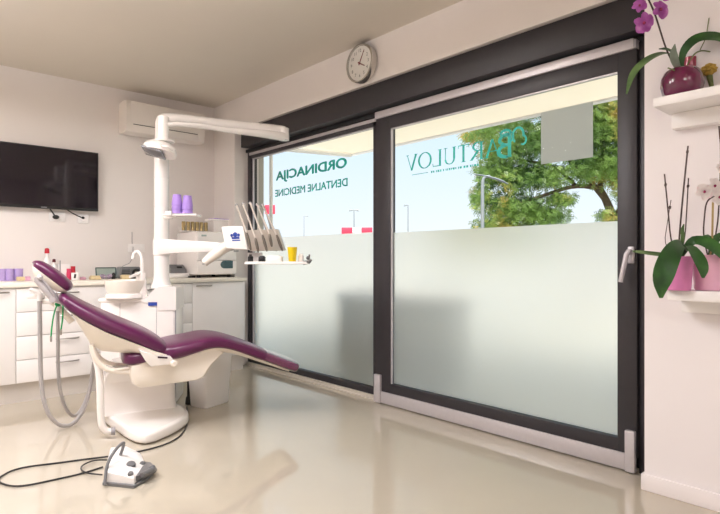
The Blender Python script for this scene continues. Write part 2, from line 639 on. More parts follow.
# lettering fixed to the outer side, so it reads mirrored from indoors
def glyphs(text, x, y_start, y_end, z0, z1, bold, parent, name):
    cu = bpy.data.curves.new('t', 'FONT')
    cu.body = text
    cu.extrude = 0.0
    cu.resolution_u = 3
    to = bpy.data.objects.new('t', cu)
    C.objects.link(to)
    bpy.context.view_layer.update()
    dg = bpy.context.evaluated_depsgraph_get()
    me = bpy.data.meshes.new_from_object(to.evaluated_get(dg))
    bpy.data.objects.remove(to)
    bm = bmesh.new()
    for n_, (dx, dy) in enumerate(((0, 0), (bold, 0), (-bold, 0), (0, bold * .7), (0, -bold * .7))):
        m2 = me.copy()
        m2.transform(Matrix.Translation((dx, dy, 0.0003 * n_)))
        bm.from_mesh(m2)
    x0 = min(v.co.x for v in bm.verts); x1 = max(v.co.x for v in bm.verts)
    h0 = min(v.co.y for v in bm.verts); h1 = max(v.co.y for v in bm.verts)
    for v in bm.verts:
        a = (v.co.x - x0) / (x1 - x0)
        b = (v.co.y - h0) / (h1 - h0)
        v.co = Vector((x + v.co.z, y_start + (y_end - y_start) * a, z0 + (z1 - z0) * b))
    mb = MB()
    mb.bm.free()
    mb.bm = bm
    return mb.build(name, M['teal'], parent, recalc=False)


LX = GXF + 0.007
t_o, t_a = onx(347, 156.6, LX), onx(275.8, 183, LX)
t_o2 = onx(347, 170.5, LX)
glyphs('ORDINACIJA', LX, t_o.y, t_a.y, t_o2.z, t_o.z, 0.042, w1, 'lettering')
s_d, s_e, s_d2 = onx(347.6, 177.6, LX), onx(275, 197, LX), onx(347.6, 186, LX)
glyphs('DENTALNE MEDICINE', LX, s_d.y, s_e.y, s_d2.z, s_d.z, 0.028, w1, 'lettering')


class Glyph:
    """thin serif capitals drawn as strokes in a unit-high box"""
    def __init__(self, ox, oy, s):
        self.ox, self.oy, self.s, self.q = ox, oy, s, []

    def line(self, a, b, w_, w2=None):
        (ax, ay), (bx, by) = a, b
        L = math.hypot(bx - ax, by - ay)
        nx, ny = -(by - ay) / L, (bx - ax) / L
        w2 = w_ if w2 is None else w2
        self.q.append([(ax + nx * w_ / 2, ay + ny * w_ / 2), (ax - nx * w_ / 2, ay - ny * w_ / 2), (bx - nx * w2 / 2, by - ny * w2 / 2), (bx + nx * w2 / 2, by + ny * w2 / 2)])

    def arc(self, cx, cy, rx, ry, a0, a1, wt, wn, n=18):
        for i in range(n):
            p = []
            for t in (i / n, (i + 1) / n):
                an = math.radians(a0 + (a1 - a0) * t)
                wd = wn + (wt - wn) * abs(math.cos(an))
                p.append(((cx + (rx + wd / 2) * math.cos(an), cy + (ry + wd / 2) * math.sin(an)), (cx + (rx - wd / 2) * math.cos(an), cy + (ry - wd / 2) * math.sin(an))))
            self.q.append([p[0][0], p[0][1], p[1][1], p[1][0]])

    def ser(self, x, y, w_=0.22):
        self.line((x - w_ / 2, y), (x + w_ / 2, y), 0.035)


def serif_word(parent):
    mb = MB()
    Lx = FX2
    b_ = onx(500, 156, Lx)
    v_ = onx(405.8, 163, Lx)
    base = onx(411.7, 170.5, Lx).z
    top = onx(405.8, 155.8, Lx).z
    Hh = top - base
    word = 'ARTULOV'
    adv = {'A': .78, 'R': .74, 'T': .70, 'U': .80, 'L': .62, 'O': .92, 'V': .70}
    total = sum(adv[c] for c in word)
    span = v_.y - b_.y
    sx = span / (total * Hh)
    x = 0.0
    TH, TN = 0.115, 0.045
    for ch in word:
        g = Glyph(0, 0, 1)
        if ch == 'A':
            g.line((.06, 0), (.36, 1), TN); g.line((.36, 1), (.66, 0), TH); g.line((.16, .34), (.55, .34), TN); g.ser(.06, .02, .18); g.ser(.66, .02, .22)
        if ch == 'R':
            g.line((.14, 0), (.14, 1), TH); g.arc(.30, .76, .25, .24, -90, 90, TH, TN); g.line((.14, .98), (.30, .98), TN); g.line((.14, .52), (.30, .52), TN); g.line((.32, .5), (.64, .02), TH); g.ser(.14, .02); g.ser(.66, .02, .14); g.ser(.10, .98, .2)
        if ch == 'T':
            g.line((.33, 0), (.33, 1), TH); g.line((.04, .97), (.62, .97), .05); g.line((.05, .98), (.05, .82), .035); g.line((.61, .98), (.61, .82), .035); g.ser(.33, .02)
        if ch == 'U':
            g.line((.14, 1), (.14, .3), TH); g.line((.62, 1), (.62, .3), TN); g.arc(.38, .3, .24, .28, 180, 360, TH * .8, TN); g.ser(.14, .98); g.ser(.62, .98)
        if ch == 'L':
            g.line((.14, 0), (.14, 1), TH); g.line((.1, .03), (.54, .03), .05); g.line((.54, .01), (.56, .2), .035); g.ser(.14, .98)
        if ch == 'O':
            g.arc(.42, .5, .36, .48, 0, 360, TH, TN, 36)
        if ch == 'V':
            g.line((.04, 1), (.33, 0), TH); g.line((.33, 0), (.60, 1), TN); g.ser(.05, .98); g.ser(.60, .98, .18)
        for q in g.q:
            mb.quad(*[(Lx + 0.00015 * (len(mb.bm.faces) % 12), b_.y + (x + px_) * Hh * sx, base + pz * Hh) for px_, pz in q])
        x += adv[ch]
    # the large initial and its sprig
    g = Glyph(0, 0, 1)
    g.line((.12, 0), (.12, 1), .16); g.arc(.2, .74, .36, .22, -90, 90, .16, .12); g.arc(.2, .27, .42, .25, -90, 90, .18, .12)
    g.arc(.3, 1.02, .22, .12, 0, 360, .1, .1); g.line((.02, .03), (.3, .03), .08)
    B0 = onx(512, 150, Lx)
    B1 = onx(497.5, 158, Lx)
    bz = onx(505, 157.5, Lx).z
    bt = onx(505, 133.5, Lx).z
    for q in g.q:
        mb.quad(*[(Lx + 0.0003 * (len(mb.bm.faces) % 12), B0.y + (B1.y - B0.y) * px_ / .66, bz + (bt - bz) * pz) for px_, pz in q])
    g = Glyph(0, 0, 1)
    g.arc(.5, .52, .34, .34, -60, 200, .14, .10); g.arc(.2, .25, .2, .2, 90, 300, .12, .08); g.arc(.95, .5, .16, .2, 60, 300, .1, .08)
    c0 = onx(526, 135, Lx)
    c1 = onx(510, 138, Lx)
    cz, ct = onx(518, 146, Lx).z, onx(518, 124.5, Lx).z
    for q in g.q:
        mb.quad(*[(Lx + 0.0003 * (len(mb.bm.faces) % 12), c0.y + (c1.y - c0.y) * px_, cz + (ct - cz) * pz) for px_, pz in q])
    return mb.build('lettering', M['teal'], parent, recalc=False)


serif_word(d1)
# hair-thin rules and the illegible small line under the name
u0, u1 = onx(412, 175, FX2), onx(428, 173, FX2)
ln = MB()
zl = (u0.z + u1.z) / 2
ln.quad((FX2, u0.y, zl), (FX2, u1.y, zl), (FX2, u1.y, zl + 0.004), (FX2, u0.y, zl + 0.004))
yy = onx(431, 172, FX2).y
yend = onx(479, 166, FX2).y
while yy > yend:
    wd = random.choice((0.008, 0.012, 0.016))
    ln.quad((FX2, yy, zl - 0.005), (FX2, yy - wd, zl - 0.005), (FX2, yy - wd, zl + 0.009), (FX2, yy, zl + 0.009))
    yy -= wd + random.choice((0.006, 0.006, 0.014))
ln.build('small_print', M['teal'], d1, recalc=False)

# ------------------------------------------------------------------ added panel bodies for the unseen fill lamps
for i, (lx, ly, sx, sy, watts) in enumerate(FILL_LAMPS):
    t = thing('added_light_panel', ('added unseen fill light panel over the dental chair', 'added unseen fill light panel along the side wall', 'added unseen fill light panel at the rear of the room', 'small square added unseen fill light panel near the plant wall')[i], 'ceiling light', (lx, ly, CEIL), 0, 'added light panels')
    f = MB()
    f.span(lx - sx / 2, lx + sx / 2, ly - sy / 2, ly + sy / 2, HANG - 0.025, HANG + 0.025, bev=0.004)
    f.build('housing', M['white'], t)
    for dx_, dy_ in ((-sx * 0.4, 0), (sx * 0.4, 0)):
        MB().cyl((lx + dx_, ly + dy_, HANG + 0.02), (lx + dx_, ly + dy_, CEIL), 0.004, 0.004, 8).build('suspension_rod', M['steel'], t)

# ------------------------------------------------------------------ kitchen-like back run
YF = 4.72


def bar_handle(x0, x1, z, parent, mtl='steel'):
    h = MB()
    h.tube([(x0, YF - 0.001, z), (x0 + 0.012, YF - 0.02, z), ((x0 + x1) / 2, YF - 0.027, z), (x1 - 0.012, YF - 0.02, z), (x1, YF - 0.001, z)], 0.006, 8, smooth=1)
    return h.build('handle', M[mtl], parent)


def unit(x0, x1, kind, label, hx=None):
    t = thing('base_cabinet', label, 'cabinet', ((x0 + x1) / 2, 5.05, 0.15), 0, 'white base cabinets under the worktop')
    MB().span(x0 + 0.001, x1 - 0.001, YF + 0.019, D - 0.002, 0.15, 0.864).build('body', M['white_gloss'], t)
    if kind == 'door':
        d_ = MB().span(x0 + 0.002, x1 - 0.002, YF, YF + 0.018, 0.153, 0.862, bev=0.002).build('cabinet_door', M['white_gloss'], t)
        bar_handle(hx, hx + 0.15, 0.832, d_)
    else:
        zs = [0.153, 0.325, 0.503, 0.683, 0.862]
        for k in range(4):
            d_ = MB().span(x0 + 0.002, x1 - 0.002, YF, YF + 0.018, zs[k], zs[k + 1] - 0.005, bev=0.002).build('drawer', M['white_gloss'], t)
            m_ = (x0 + x1) / 2
            bar_handle(m_ - 0.08, m_ + 0.08, zs[k + 1] - 0.045, d_)
    return t


unit(0.235, 0.835, 'door', 'white base cabinet with a door, left of the drawers with grey handles', 0.64)
unit(0.835, 1.53, 'drawers', 'white four-drawer cabinet behind the chair headrest and hoses')
unit(1.53, 2.215, 'drawers', 'white four-drawer cabinet mostly hidden behind the dental unit')
unit(2.215, XW - 0.012, 'door', 'white one-door cabinet beneath the autoclave beside the window wall', 2.255)
o = center(MB().span(0.2, XW - 0.003, YF + 0.05, D - 0.003, 0.0, 0.149).build('cabinet_plinth', M['plinth']))
tag(o, 'grey-beige recessed plinth running under the white cabinets', 'plinth')
o = center(MB().span(0.2, XW - 0.002, YF - 0.022, D - 0.001, 0.866, 0.90, bev=0.003).build('worktop', M['worktop']))
tag(o, 'long cream worktop on the white base cabinets', 'worktop')
WT = 0.901

# ------------------------------------------------------------------ television, sockets, cables
tvr, tvt = 1.585, 2.035
tx0, tx1, tz0, tz1 = 0.645, tvr, 1.512, 2.046
YT = D - 0.075
t = thing('television', 'large black flat television mounted on the back wall', 'television', ((tx0 + tx1) / 2, D, tz0))
MB().span(tx0, tx1, YT, YT + 0.03, tz0, tz1, bev=0.004).build('casing', M['black'], t)
MB().span(tx0 + 0.3, tx1 - 0.3, YT + 0.03, D - 0.001, tz0 + 0.1, tz1 - 0.1, bev=0.003).build('wall_mount', M['black'], t)
MB().span(tx0 + 0.011, tx1 - 0.011, YT - 0.0015, YT + 0.001, tz0 + 0.022, tz1 - 0.011).build('screen', M['screen'], t)
MB().box(((tx0 + tx1) / 2 + 0.03, YT - 0.001, tz0 + 0.011), (0.045, 0.002, 0.007)).build('badge', M['midgray'], t)


def socket(px, py, name, label, wide, plug):
    p = ony(px, py, D)
    t_ = thing(name, label, 'socket', (p.x, D, p.z - 0.04), 0)
    MB().box((p.x, D - 0.006, p.z), (wide, 0.012, 0.08), bev=0.004).build('plate', M['white'], t_)
    n = 2 if wide > 0.1 else 1
    for k in range(n):
        cx_ = p.x + (k - (n - 1) / 2) * wide / 2
        MB().lathe([(0.024, 0), (0.021, 0.003), (0.019, 0.003), (0.019, 0.001)], (cx_, D - 0.0125, p.z), 20, axis=(0, -1, 0)).build('socket_ring', M['white'], t_)
    return p


s1 = socket(57, 217, 'wall_socket', 'white double wall socket with black plug beneath the television', 0.13, True)
s2 = socket(83, 219, 'wall_socket', 'white wall socket beneath the television nearest its right corner', 0.09, False)
s3 = socket(136, 248, 'wall_socket', 'white wall socket above the basin tap on the back wall', 0.16, False)
c0 = ony(50, 209, YT + 0.05)
c = MB()
c.tube([c0, c0.lerp(s1, 0.5) + Vector((0, 0, -0.006)), (s1.x - 0.02, D - 0.02, s1.z)], 0.006, 8, smooth=2)
c.ball((s1.x - 0.015, D - 0.028, s1.z - 0.003), (0.028, 0.022, 0.020))
tag(center(c.build('power_cord', M['black'])), 'short black power cord with plug from television to double socket', 'cord')
c0 = ony(66, 209, YT + 0.05)
c = MB()
c.tube([c0, c0.lerp(s2, 0.5) + Vector((0, 0, -0.004)), (s2.x - 0.01, D - 0.015, s2.z + 0.01)], 0.005, 8, smooth=2)
c.ball((s2.x - 0.005, D - 0.018, s2.z + 0.01), (0.014, 0.012, 0.012))
tag(center(c.build('antenna_cord', M['black'])), 'slanting thin black cord from television to the single socket', 'cord')

# ------------------------------------------------------------------ air conditioner
YA = D - 0.21
al, ar = ony(119.5, 120, D - 0.02).x, ony(205, 125, YA).x
az0, az1 = ony(121, 131.0, YA + 0.03).z, 2.55
t = thing('air_conditioner', 'cream wall-mounted split air conditioner near the ceiling', 'air conditioner', ((al + ar) / 2, D, az0))
prof = [(D - 0.002, az0 + 0.01), (D - 0.002, az1), (YA + 0.03, az1), (YA + 0.008, az1 - 0.02), (YA, az1 - 0.05), (YA, az0 + 0.07), (YA + 0.025, az0 + 0.012), (YA + 0.06, az0)]
MB().loft([[(x, y, z) for y, z in prof] for x in (al, ar)]).build('body', M['ac'], t)
MB().box(((al + ar) / 2 - 0.01, YA - 0.004, (az0 + az1) / 2 + 0.035), (ar - al - 0.09, 0.008, az1 - az0 - 0.10), bev=0.003).build('front_panel', M['ac'], t)
MB().box(((al + ar) / 2 - 0.01, YA + 0.001, az0 + 0.075), (ar - al - 0.14, 0.006, 0.006)).build('air_slot', M['black'], t)
MB().box(((al + ar) / 2 - 0.01, YA + 0.010, az0 + 0.043), (ar - al - 0.12, 0.006, 0.05), rot=Matrix.Rotation(math.radians(22), 3, 'X'), bev=0.002).build('louvre', M['ac'], t)

# ------------------------------------------------------------------ wall clock
XC = XW - 0.04
ck = onx(360.5, 63.5, XC)
t = thing('wall_clock', 'round steel-cased wall clock above the sliding door', 'clock', (XW, ck.y, ck.z - 0.135))
R_ = 0.143
MB().lathe([(R_ * 0.96, 0.0), (R_, 0.004), (R_, 0.052), (R_ * 0.98, 0.058), (R_ * 0.92, 0.058), (R_ * 0.90, 0.046), (0.001, 0.046)], (XW, ck.y, ck.z), 48, axis=(-1, 0, 0)).build('case', M['chrome'], t)
MB().lathe([(R_ * 0.885, 0.0465), (R_ * 0.885, 0.0475), (0.001, 0.0475)], (XW, ck.y, ck.z), 48, axis=(-1, 0, 0), cap=False).build('dial', M['clockface'], t)


def dial(rr, deg):
    a = math.radians(deg)
    return Vector((XW - 0.0485, ck.y - rr * math.sin(a), ck.z + rr * math.cos(a)))


for k in range(12):
    cu = bpy.data.curves.new('t', 'FONT')
    cu.body = str(k if k else 12)
    cu.size = 0.034
    cu.align_x = 'CENTER'
    cu.align_y = 'CENTER'
    cu.resolution_u = 2
    to = bpy.data.objects.new('t', cu)
    C.objects.link(to)
    bpy.context.view_layer.update()
    me = bpy.data.meshes.new_from_object(to.evaluated_get(bpy.context.evaluated_depsgraph_get()))
    bpy.data.objects.remove(to)
    pc_ = dial(0.092, 30 * k)
    for v in me.vertices:
        v.co = Vector((pc_.x, pc_.y - v.co.x, pc_.z + v.co.y))
    nm = MB()
    nm.bm.from_mesh(me)
    nm.build('numeral', M['ink'], t, recalc=False)
for deg, L, wd, mt in ((120, 0.062, 0.006, 'clockred'), (30, 0.10, 0.004, 'clockred')):
    a_, b_ = dial(-0.015, deg), dial(L, deg)
    MB().tube([a_ + Vector((-0.002, 0, 0)), b_ + Vector((-0.002, 0, 0))], [wd, wd * 0.5], 6).build('clock_hand', M[mt], t)
MB().lathe([(R_ * 0.90, 0.0555), (R_ * 0.6, 0.059), (R_ * 0.3, 0.061), (0.001, 0.0615)], (XW, ck.y, ck.z), 48, axis=(-1, 0, 0), cap=False).build('cover_glass', M['glass'], t)

# ------------------------------------------------------------------ dental chair (built in its own frame: x to the feet, y away from us)
CTH = math.radians(-16)
CJ = Vector((1.399, 3.454, 0))
chair = thing('dental_chair', 'plum upholstered reclined dental chair with cream shell and white base', 'dental chair', CJ, CTH)
CM = MX[chair.name]


def smoothpts(pts, n):
    for _ in range(n):
        q = [pts[0]]
        for i in range(len(pts) - 1):
            q += [tuple(a * .75 + b * .25 for a, b in zip(pts[i], pts[i + 1])), tuple(a * .25 + b * .75 for a, b in zip(pts[i], pts[i + 1]))]
        q.append(pts[-1])
        pts = q
    return pts


def cushion(stations, n=2, seg=28, power=3.2, dish=0.0):
    """stations: (a, z, half width, half thickness) along the middle of the pad"""
    st = smoothpts(stations, n)
    secs = []
    for i, (a, z, hw, ht) in enumerate(st):
        p0, p1 = st[max(i - 1, 0)], st[min(i + 1, len(st) - 1)]
        tx, tz = p1[0] - p0[0], p1[1] - p0[1]
        L = math.hypot(tx, tz) or 1
        nx, nz = -tz / L, tx / L
        if nz < 0:
            nx, nz = -nx, -nz
        ring = []
        for k in range(seg):
            an = 2 * PI * k / seg
            cx_, sx_ = math.cos(an), math.sin(an)
            y = math.copysign(abs(cx_) ** (2 / power), cx_) * hw
            h = math.copysign(abs(sx_) ** (2 / power), sx_) * ht
            if h > 0 and dish:
                h -= dish * (1 - (y / max(hw, 1e-4)) ** 2)
            ring.append((a + nx * h, y, z + nz * h))
        secs.append(ring)
    return MB().loft(secs)


# foot plate on the floor
pl = [(-0.30, -0.02), (-0.10, -0.36), (-0.05, -0.41), (0.02, -0.39), (0.105, -0.32), (0.16, -0.25), (0.19, -0.10), (0.16, 0.14), (0.06, 0.52), (-0.38, 0.62), (-0.40, 0.3)]
# floor points measured for the plate, kept in world coordinates
plw = [Vector(p) for p in ((1.160, 3.63, 0), (1.152, 3.34, 0), (1.165, 3.22, 0), (1.20, 3.165, 0), (1.25, 3.16, 0), (1.38, 3.225, 0), (1.52, 3.33, 0), (1.59, 3.42, 0), (1.63, 3.56, 0), (1.635, 3.72, 0), (1.625, 3.86, 0), (1.61, 3.95, 0), (1.24, 4.19, 0), (1.16, 3.98, 0))]
pc0 = sum(plw, Vector()) / len(plw)
secs = []
for f_, z in ((0.985, 0.002), (1.0, 0.012), (1.0, 0.045), (0.985, 0.062), (0.95, 0.072), (0.5, 0.078), (0.02, 0.079)):
    secs.append([pc0 + (p - pc0) * f_ + Vector((0, 0, z)) for p in plw])
MB().loft(secs).build('base_plate', M['unit'], chair, subsurf=1)
pd_ = MB()
rows = []
for z, x0, x1, y0, y1 in ((0.07, -0.345, 0.135, 0.14, 0.525), (0.12, -0.335, 0.13, 0.16, 0.525), (0.28, -0.33, 0.125, 0.16, 0.525), (0.36, -0.30, 0.07, 0.08, 0.46), (0.40, -0.27, 0.06, 0.0, 0.40)):
    ring = []
    for k in range(32):
        an = 2 * PI * k / 32
        cx_, sx_ = math.cos(an), math.sin(an)
        ring.append(((x0 + x1) / 2 + math.copysign(abs(cx_) ** 0.28, cx_) * (x1 - x0) / 2, (y0 + y1) / 2 + math.copysign(abs(sx_) ** 0.28, sx_) * (y1 - y0) / 2, z))
    rows.append(ring)
pd_.loft(rows).build('pedestal', M['unit'], chair, local=True)

# seat body under the cushion
side = [(-0.185, 0.385), (-0.172, 0.325), (-0.13, 0.300), (0.046, 0.308), (0.215, 0.316), (0.255, 0.334), (0.305, 0.41), (0.375, 0.475), (0.33, 0.515), (0.22, 0.50), (0.10, 0.47), (0.0, 0.465), (-0.10, 0.47), (-0.18, 0.44)]
secs = []
for y, f_ in ((-0.185, 0.90), (-0.175, 0.97), (-0.15, 1.0), (0.15, 1.0), (0.175, 0.97), (0.185, 0.90)):
    cx_, cz_ = 0.08, 0.40
    secs.append([(cx_ + (a - cx_) * f_, y, cz_ + (z - cz_) * f_) for a, z in side])
MB().loft(secs).build('seat_housing', M['cream_plastic'], chair, local=True)
# tray-like rim carrying the leg cushion
secs = []
for a, z, hw in ((0.22, 0.478, 0.20), (0.30, 0.492, 0.20), (0.37, 0.485, 0.195), (0.45, 0.464, 0.19), (0.56, 0.42, 0.185), (0.70, 0.364, 0.18), (0.82, 0.312, 0.165)):
    secs.append([(a, -hw, z + 0.022), (a, -hw * 0.8, z - 0.006), (a, 0, z - 0.012), (a, hw * 0.8, z - 0.006), (a, hw, z + 0.022), (a, 0, z + 0.026)])
MB().loft(secs).build('leg_support', M['cream_plastic'], chair, local=True)

seat = cushion([(-0.225, 0.475, 0.06, 0.02), (-0.22, 0.475, 0.15, 0.035), (-0.19, 0.475, 0.19, 0.045), (-0.10, 0.485, 0.20, 0.05), (-0.01, 0.498, 0.205, 0.054), (0.05, 0.507, 0.242, 0.057), (0.10, 0.514, 0.247, 0.057), (0.18, 0.530, 0.245, 0.050), (0.27, 0.549, 0.24, 0.047), (0.36, 0.545, 0.23, 0.043), (0.46, 0.513, 0.22, 0.041), (0.56, 0.470, 0.215, 0.042), (0.60, 0.452, 0.213, 0.042), (0.655, 0.427, 0.205, 0.040), (0.665, 0.422, 0.16, 0.024)], 2)
seat.build('seat_cushion', M['purple'], chair, local=True)
foot = cushion([(0.60, 0.452, 0.18, 0.02), (0.605, 0.450, 0.205, 0.038), (0.66, 0.425, 0.207, 0.040), (0.76, 0.381, 0.203, 0.039), (0.84, 0.347, 0.198, 0.039), (0.87, 0.334, 0.19, 0.037), (0.882, 0.328, 0.15, 0.024), (0.886, 0.326, 0.05, 0.006)], 1)
foot.build('foot_cover', M['purple_clear'], chair, local=True)['label'] = 'foot end under a shiny clear cover'

back = cushion([(-0.560, 0.868, 0.04, 0.008), (-0.552, 0.862, 0.13, 0.024), (-0.53, 0.843, 0.165, 0.034), (-0.48, 0.799, 0.19, 0.042), (-0.39, 0.738, 0.215, 0.049), (-0.30, 0.688, 0.23, 0.052), (-0.213, 0.646, 0.235, 0.052), (-0.118, 0.599, 0.235, 0.051), (-0.04, 0.553, 0.23, 0.047), (0.015, 0.514, 0.215, 0.037), (0.032, 0.498, 0.16, 0.022), (0.036, 0.495, 0.05, 0.006)], 2)
back.build('backrest_cushion', M['purple'], chair, local=True)
secs = []
for (ta, tz), (ba, bz), w0, w1_ in (((-0.525, 0.815), (-0.52, 0.805), 0.10, 0.09), ((-0.50, 0.775), (-0.478, 0.737), 0.17, 0.12), ((-0.45, 0.735), (-0.434, 0.648), 0.195, 0.13), ((-0.38, 0.690), (-0.388, 0.565), 0.212, 0.135), ((-0.31, 0.648), (-0.335, 0.528), 0.22, 0.135), ((-0.22, 0.606), (-0.228, 0.510), 0.222, 0.14), ((-0.14, 0.568), (-0.141, 0.505), 0.228, 0.18), ((-0.05, 0.525), (-0.05, 0.485), 0.236, 0.21), ((0.015, 0.500), (0.015, 0.470), 0.235, 0.21), ((0.03, 0.492), (0.03, 0.480), 0.21, 0.19)):
    ma, mz = ta * .45 + ba * .55, tz * .45 + bz * .55
    wm = w0 * .6 + w1_ * .4
    secs.append([(ta, -w0, tz), (ma, -wm, mz), (ba * .9 + ma * .1, -w1_ * 0.92, bz * .9 + mz * .1), (ba, -w1_ * 0.7, bz), (ba, w1_ * 0.7, bz), (ba * .9 + ma * .1, w1_ * 0.92, bz * .9 + mz * .1), (ma, wm, mz), (ta, w0, tz)])
MB().loft(secs).build('backrest_shell', M['cream_plastic'], chair, local=True, sharp=70)

# headrest with its steel arm
hr = thing  # (kept short)
hpad = cushion([(-0.692, 1.046, 0.03, 0.006), (-0.687, 1.050, 0.10, 0.022), (-0.660, 1.036, 0.128, 0.031), (-0.588, 0.980, 0.140, 0.036), (-0.527, 0.924, 0.132, 0.034), (-0.505, 0.902, 0.108, 0.024), (-0.499, 0.896, 0.04, 0.006)], 2)
headp = hpad.build('headrest', M['purple'], chair, local=True)
secs = []
for (ta, tz), (ba, bz), w0 in (((-0.692, 1.036), (-0.694, 1.030), 0.08), ((-0.680, 1.030), (-0.690, 0.998), 0.12), ((-0.64, 0.996), (-0.668, 0.955), 0.132), ((-0.59, 0.952), (-0.614, 0.914), 0.134), ((-0.54, 0.907), (-0.556, 0.882), 0.126), ((-0.518, 0.888), (-0.525, 0.880), 0.09)):
    secs.append([(ta, -w0, tz), ((ta + ba) / 2, -w0 * 0.94, (tz + bz) / 2), (ba, -w0 * 0.75, bz), (ba, w0 * 0.75, bz), ((ta + ba) / 2, w0 * 0.94, (tz + bz) / 2), (ta, w0, tz)])
MB().loft(secs).build('headrest_shell', M['cream_plastic'], headp, local=True, sharp=70)
arm = MB()
arm.tube([(-0.668, -0.135, 0.960), (-0.640, -0.135, 0.920), (-0.590, -0.125, 0.845), (-0.555, -0.09, 0.832), (-0.50, -0.04, 0.80)], [0.016, 0.016, 0.016, 0.015, 0.018], 10, smooth=1)
arm.tube([(-0.645, -0.115, 0.965), (-0.615, -0.115, 0.920), (-0.570, -0.10, 0.850), (-0.53, 0.02, 0.80)], 0.010, 10, smooth=1)
arm.cyl((-0.664, -0.150, 0.962), (-0.664, 0.05, 0.966), 0.014)
arm.cyl((-0.590, -0.150, 0.845), (-0.590, 0.05, 0.845), 0.017)
arm.ball((-0.650, -0.150, 0.972), 0.016)
arm.build('headrest_arm', M['alu'], chair, local=True)

# hinge bracket, knob, swing arm, tube
hb_ = MB()
hb_.prism([(-0.145, -0.262, 0.548), (-0.05, -0.262, 0.503), (0.035, -0.262, 0.494), (0.056, -0.262, 0.468), (0.03, -0.262, 0.444), (-0.075, -0.262, 0.440), (-0.105, -0.262, 0.475)], (0, 0.05, 0))
bmesh.ops.bevel(hb_.bm, geom=list(hb_.bm.edges), offset=0.006, segments=2, profile=0.5, affect='EDGES')
hb_.build('hinge_bracket', M['unit'], chair, local=True)
MB().lathe([(0.006, 0), (0.020, 0.004), (0.022, 0.02), (0.014, 0.03)], (0.050, -0.262, 0.452), 20, axis=(0.15, -1, 0)).build('hinge_knob', M['cream_plastic'], chair, local=True)
MB().box((-0.01, -0.262, 0.490), (0.055, 0.006, 0.010), rot=Matrix.Rotation(math.radians(8), 3, 'Y')).build('hinge_slot', M['seam'], chair, local=True)
sw = MB()
for y in (-0.14, 0.10):
    sw.tube([(-0.392, y, 0.575), (-0.375, y, 0.50), (-0.33, y, 0.435), (-0.26, y, 0.405), (-0.17, y, 0.395), (-0.10, y, 0.40)], [0.013, 0.014, 0.015, 0.014, 0.014, 0.014], 12, smooth=2)
sw.tube([(-0.27, -0.15, 0.417), (-0.17, -0.15, 0.425)], 0.008, 8)
sw.build('swing_arm', M['cream_plastic'], chair, local=True)
tb = MB()
tb.tube([(-0.385, -0.03, 0.53), (-0.36, -0.06, 0.46), (-0.345, -0.10, 0.38), (-0.342, -0.10, 0.16), (-0.335, -0.10, 0.08), (-0.31, -0.10, 0.045), (-0.275, -0.10, 0.043)], 0.021, 14, smooth=2)
tb.build('service_tube', M['unit'], chair, local=True)
MB().cyl((-0.285, -0.10, 0.043), (-0.262, -0.10, 0.043), 0.025).build('tube_collar', M['midgray'], chair, local=True)

# ------------------------------------------------------------------ dental unit: cabinet, column, bowl, tap, arm
UTH = math.radians(-34)
ub = onz(177, 405, 0)
UU = Vector((math.cos(UTH), math.sin(UTH), 0))
UV = Vector((-math.sin(UTH), math.cos(UTH), 0))
unit_o = thing('dental_unit', 'white dental unit cabinet with spittoon bowl, tap and tall column', 'dental unit', ub - UU * 0.26 + UV * 0.17, UTH)


def ul(a, v, z):
    return ub + UU * a + UV * v + UP * z


def ubox(mb, a0, a1, v0, v1, z0, z1, bev=0.01):
    return mb.box(ul((a0 + a1) / 2, (v0 + v1) / 2, (z0 + z1) / 2), (a1 - a0, v1 - v0, z1 - z0), rz=UTH, bev=bev, seg=3)


WB = onz(104, 404, 0)
UW = 0.54
b_ = MB()
ubox(b_, -UW, -0.010, 0.0, 0.34, 0.0, 0.775, 0.02)
b_.build('cabinet_body', M['unit'], unit_o)
b_ = MB()
ubox(b_, -UW - 0.012, -0.13, -0.006, 0.35, 0.760, 0.792, 0.012)
b_.build('top_tray', M['unit'], unit_o)
b_ = MB()
pr = [(-0.005, 0.70), (-0.005, 0.865), (-0.015, 0.875), (-0.13, 0.875), (-0.16, 0.855), (-0.21, 0.80), (-0.25, 0.785), (-0.25, 0.76), (-0.14, 0.755), (-0.135, 0.70)]
b_.prism([ul(a, -0.008, z) for a, z in pr], UV * 0.33)
b_.build('column_plinth', M['unit'], unit_o)
sm = MB()
for a in (-0.145, -0.40):
    ubox(sm, a - 0.0015, a + 0.0015, -0.0015, 0.01, 0.10, 0.755, 0)
ubox(sm, -0.013, -0.009, -0.002, 0.02, 0.05, 0.70, 0)
sm.build('panel_seam', M['midgray'], unit_o)
MB().box(ul(-0.17, -0.008, 0.748), (0.062, 0.004, 0.026), rz=UTH).build('badge', M['blue'], unit_o)['label'] = 'small blue badge'
ctop = at(161.5, 122, 4.12)
cbase = Vector((ctop.x, ctop.y, 0.86))
col = MB()
col.lathe([(0.080, 0.0), (0.074, 0.02), (0.062, 0.05), (0.056, 0.09), (0.054, 0.60)], cbase, 32)
col.lathe([(0.052, 0.60), (0.052, 0.61), (0.054, 0.612), (0.054, 0.82), (0.052, 0.822), (0.052, 0.83), (0.054, 0.832), (0.053, 1.06), (0.047, 1.09), (0.045, ctop.z - 0.86)], cbase, 32)
col.build('column', M['unit'], unit_o)
